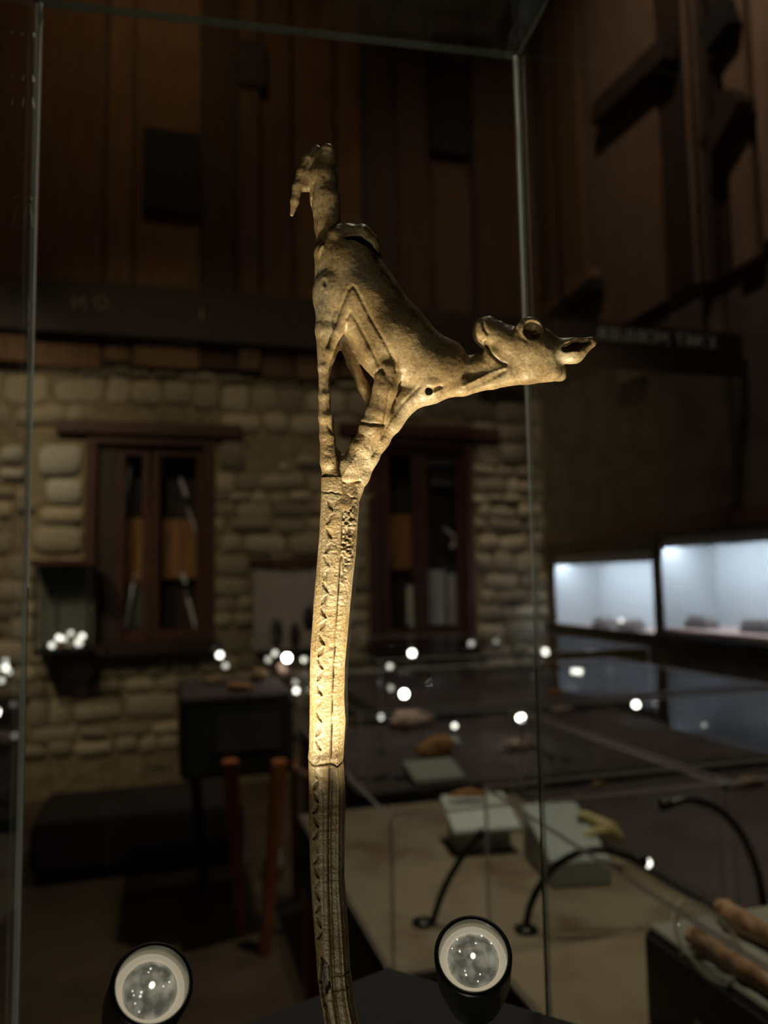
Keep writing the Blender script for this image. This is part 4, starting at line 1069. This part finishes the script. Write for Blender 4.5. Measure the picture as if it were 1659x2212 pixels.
groove([(700, 640), (700, 720), (703, 790)], 3, 1.2, .15)
groove([(826, 600), (838, 612), (850, 632)], 2.0, 2, .5)
groove([(772, 985), (757, 1008), (740, 1032)], 2.0, -2, 0)
groove([(735, 980), (733, 1010), (736, 1030)], 2.6, 4, .6)
groove([(778, 1040), (752, 1045), (735, 1040)], 2.0, 3.5, .6)
groove([(708, 920), (720, 940)], 2.2, 2.6, .5)
for (a_, b_) in ((780, 940), (768, 955), (800, 945), (790, 965), (770, 985), (785, 990), (712, 965), (706, 985), (720, 1000), (745, 1050), (760, 1060), (715, 1045)):
    groove([(a_, b_), (a_ + 8, b_ + random.uniform(-6, 10))], 2.0, 1.5, .3)
# soft unevenness
g3 = np.random.default_rng(3).normal(0, 1, (26, 30, 12)).astype(np.float32)
def up3(g, shape):
    for ax0, n in enumerate(shape):
        m0 = g.shape[ax0]; x = np.linspace(0, m0 - 1.001, n); i0 = x.astype(int); f = (x - i0); f = (f * f * (3 - 2 * f)).astype(np.float32)
        sh = [1, 1, 1]; sh[ax0] = n; g = np.take(g, i0, ax0) * (1 - f.reshape(sh)) + np.take(g, i0 + 1, ax0) * f.reshape(sh)
    return g
FLD += .5 * up3(g3, FLD.shape)
g4 = np.random.default_rng(4).normal(0, 1, (110, 130, 36)).astype(np.float32); FLD += .35 * up3(g4, FLD.shape); del g4

def surface_nets(f):
    s = f < 0; n = np.array(f.shape)
    c = np.zeros(tuple(n - 1), dtype=np.int8)
    for dx in (0, 1):
        for dy in (0, 1):
            for dz in (0, 1): c += s[dx:n[0] - 1 + dx, dy:n[1] - 1 + dy, dz:n[2] - 1 + dz]
    act = np.argwhere((c > 0) & (c < 8)); ids = -np.ones(tuple(n - 1), dtype=np.int32); ids[tuple(act.T)] = np.arange(len(act))
    acc = np.zeros((len(act), 3)); cnt = np.zeros(len(act))
    cor = [(0, 0, 0), (1, 0, 0), (0, 1, 0), (1, 1, 0), (0, 0, 1), (1, 0, 1), (0, 1, 1), (1, 1, 1)]
    vals = [f[tuple((act + np.array(q)).T)] for q in cor]
    for i in range(8):
        for ax0 in range(3):
            if cor[i][ax0]: continue
            q = list(cor[i]); q[ax0] = 1; j = cor.index(tuple(q)); a, b = vals[i], vals[j]; mm = (a < 0) != (b < 0)
            t = np.where(mm, a / np.where(mm, a - b, 1), 0); p = np.array(cor[i], float)[None].repeat(len(act), 0); p[:, ax0] += t
            acc[mm] += p[mm]; cnt[mm] += 1
    verts = act + acc / cnt[:, None]
    faces = []
    for ax0 in range(3):
        o1, o2 = (ax0 + 1) % 3, (ax0 + 2) % 3
        sl0 = [slice(None)] * 3; sl1 = [slice(None)] * 3; sl0[ax0] = slice(0, -1); sl1[ax0] = slice(1, None)
        e = np.argwhere(s[tuple(sl0)] != s[tuple(sl1)])
        e = e[(e[:, o1] > 0) & (e[:, o2] > 0) & (e[:, o1] < n[o1] - 1) & (e[:, o2] < n[o2] - 1)]
        def cell(d1, d2):
            q = e.copy(); q[:, o1] -= d1; q[:, o2] -= d2; return ids[tuple(q.T)]
        faces.append(np.stack([cell(1, 1), cell(0, 1), cell(0, 0), cell(1, 0)], -1))
    return verts, np.concatenate(faces)
vx, fq = surface_nets(FLD)
for _ in range(2):                                            # light relaxation
    acc = np.zeros_like(vx); cnt = np.zeros(len(vx))
    for i in range(4):
        np.add.at(acc, fq[:, i], vx[fq[:, (i + 1) % 4]] + vx[fq[:, (i + 3) % 4]]); np.add.at(cnt, fq[:, i], 2)
    vx = .45 * vx + .55 * acc / np.maximum(cnt, 1)[:, None]
fu, fv_, fw = U0 + vx[:, 0] * HS, V0 + vx[:, 1] * HS, W0_ + vx[:, 2] * HS
keep = None
fig = mesh('animal_figure', stf(fu, fv_, fw), fq, ANTLER, staff, smooth=True, label='slender animal with its head turned back, carved in relief')
dt = np.zeros(len(fu))
for pts, wd_, amt in DIRTL:
    bb_ = None
    for a_, b_ in zip(pts[:-1], pts[1:]):
        d, _ = seg2(fu, fv_, a_, b_); bb_ = d if bb_ is None else np.minimum(bb_, d)
    dt = np.maximum(dt, amt * np.exp(-(bb_ / wd_) ** 2) * (fw < 0))
set_attr(fig, 'dirt', np.clip(dt + .08 * vnoise2(fu, fv_, 30, 30, 5), 0, 1))
set_attr(fig, 'grain', np.clip(.10 + .65 * np.clip((fv_ - 900) / 80, 0, 1), 0, 1))
print('figure', len(fu), len(fq))
del FLD

# ---- clear strip behind the staff
sv = np.linspace(1000, 2480, 40); R0 = np.interp(sv, vk, rk); off = np.interp(sv, [1000, 1060, 1250, 1400, 1560, 1700, 1900, 2480], [16, 13, 9, 6, 5, 3, -4, -10])
Vs, Fs = [], []
for i, v0 in enumerate(sv):
    for (du, w_) in ((-34, 44), (0, 44), (0, 56), (-34, 56)):
        Vs.append(stf([R0[i] + off[i] + du], [v0], [w_])[0])
for i in range(len(sv) - 1):
    for j in range(4): Fs.append((i * 4 + j, i * 4 + (j + 1) % 4, i * 4 + 4 + (j + 1) % 4, i * 4 + 4 + j))
Fs += [(3, 2, 1, 0), tuple(len(Vs) - 4 + j for j in range(4))]
sup = mesh('support_strip', np.array(Vs), Fs, [glass('acrylic', (.86, .88, .86), 1.45, .05, .04, (.5, .5, .45)), EDGE], None,
           label='clear acrylic strip supporting the carved staff from behind', category='support')

# ------------------------------------------------------------------ lamps inside the case
def case_lamp(x, y, d, axis, label, target, edge, energy, blend, rl):
    c = at(x, y, d); axis = (RC * axis[0] + UC * axis[1] - FWD * axis[2]).normalized()
    root = empty('case_spotlight', V3(c, zbase), label, 'lamp', 'spotlights inside the glass case')
    R = rl
    hs = lathe('housing', [(R * .45, -.034), (R * .95, -.028), (R * 1.16, -.014), (R * 1.20, .002), (R * 1.20, .0035), (R * 1.12, .0045), (R * 1.06, .0038), (R * 1.055, -.004), (R * .5, -.006)], c, axis, BLACK, root, 48)
    lathe('rim', [(R * 1.062, .0038), (R * 1.05, .0036), (R * 1.045, -.0022), (R * 1.0, -.0025)], c, axis, STEEL, hs, 48, cap=False)
    lathe('reflector_ring', [(R * 1.045, -.0020), (R * 1.02, -.0008), (R * .84, .0004), (R * .80, -.0008)], c, axis, REFL, hs, 48, cap=False)
    k = 9
    ln = lathe('lens', [(R * .84 * math.cos(math.pi / 2 * i / k) + 1e-5, -.0022 + .0042 * math.sin(math.pi / 2 * i / k)) for i in range(k + 1)], c, axis, LENSM, root, 48)
    lathe('diode', [(.0009, 0), (.0009, .0008), (.0002, .001)], c + axis * .0022, axis, emit('diode', (1, .93, .75), 1.6), ln, 12)
    rr = random.Random(int(x))
    x_, y_, _ = frame_of(axis)
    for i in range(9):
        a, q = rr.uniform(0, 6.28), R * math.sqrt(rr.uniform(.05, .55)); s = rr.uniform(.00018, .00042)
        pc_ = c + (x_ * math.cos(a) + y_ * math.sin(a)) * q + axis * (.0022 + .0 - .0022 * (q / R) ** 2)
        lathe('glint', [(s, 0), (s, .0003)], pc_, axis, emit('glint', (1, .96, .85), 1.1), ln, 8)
    so = lathe('stem', [(.004, 0), (.004, 1.0)], V3(c, zbase), (0, 0, 1), BLACK, root, 12); h = (c - axis * .030).z - zbase
    for v in so.data.vertices: v.co.z = (v.co.z) * h
    so.location = Vector((0, 0, h / 2)) - Vector((axis.x, axis.y, 0)) * .030
    lp = c + axis * .014; angle = math.degrees(2 * (Vector(target) - lp).angle(Vector(edge) - lp))
    L_ = light('case_spotlight_beam', 'SPOT', c + axis * .012, target, energy, (1.0, .86, .62), .010, angle, blend)
    return root
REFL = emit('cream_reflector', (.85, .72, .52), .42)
def lens_mat():
    m = bpy.data.materials.new('lamp_lens'); m.use_nodes = True; N, L = nodes(m); b = N['Principled BSDF']
    tc = N.new('ShaderNodeTexCoord'); n = N.new('ShaderNodeTexNoise'); n.inputs['Scale'].default_value = 240; n.inputs['Detail'].default_value = 5; L.new(tc.outputs['Object'], n.inputs['Vector'])
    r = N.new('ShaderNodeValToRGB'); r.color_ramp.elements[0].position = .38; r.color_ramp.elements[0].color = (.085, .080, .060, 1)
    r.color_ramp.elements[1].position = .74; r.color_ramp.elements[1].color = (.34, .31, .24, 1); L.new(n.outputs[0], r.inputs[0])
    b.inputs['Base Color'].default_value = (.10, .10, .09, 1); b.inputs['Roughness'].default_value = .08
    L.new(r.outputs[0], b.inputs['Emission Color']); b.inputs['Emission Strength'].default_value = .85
    return m
LENSM = lens_mat()
tgt = lambda u, v, w: Vector(stf([u], [v], [w])[0].tolist())
case_lamp(325, 2136, .246, (.36, .78, .52), 'small black spotlight at the lower left corner inside the glass case', tgt(770, 560, -20), tgt(700, 1658, -30), 2.7, .55, .0108)
case_lamp(1022, 2072, .278, (-.08, .80, .58), 'small black spotlight to the right of the carved staff inside the glass case', tgt(850, 600, -20), tgt(735, 1650, -30), 2.6, .5, .0116)
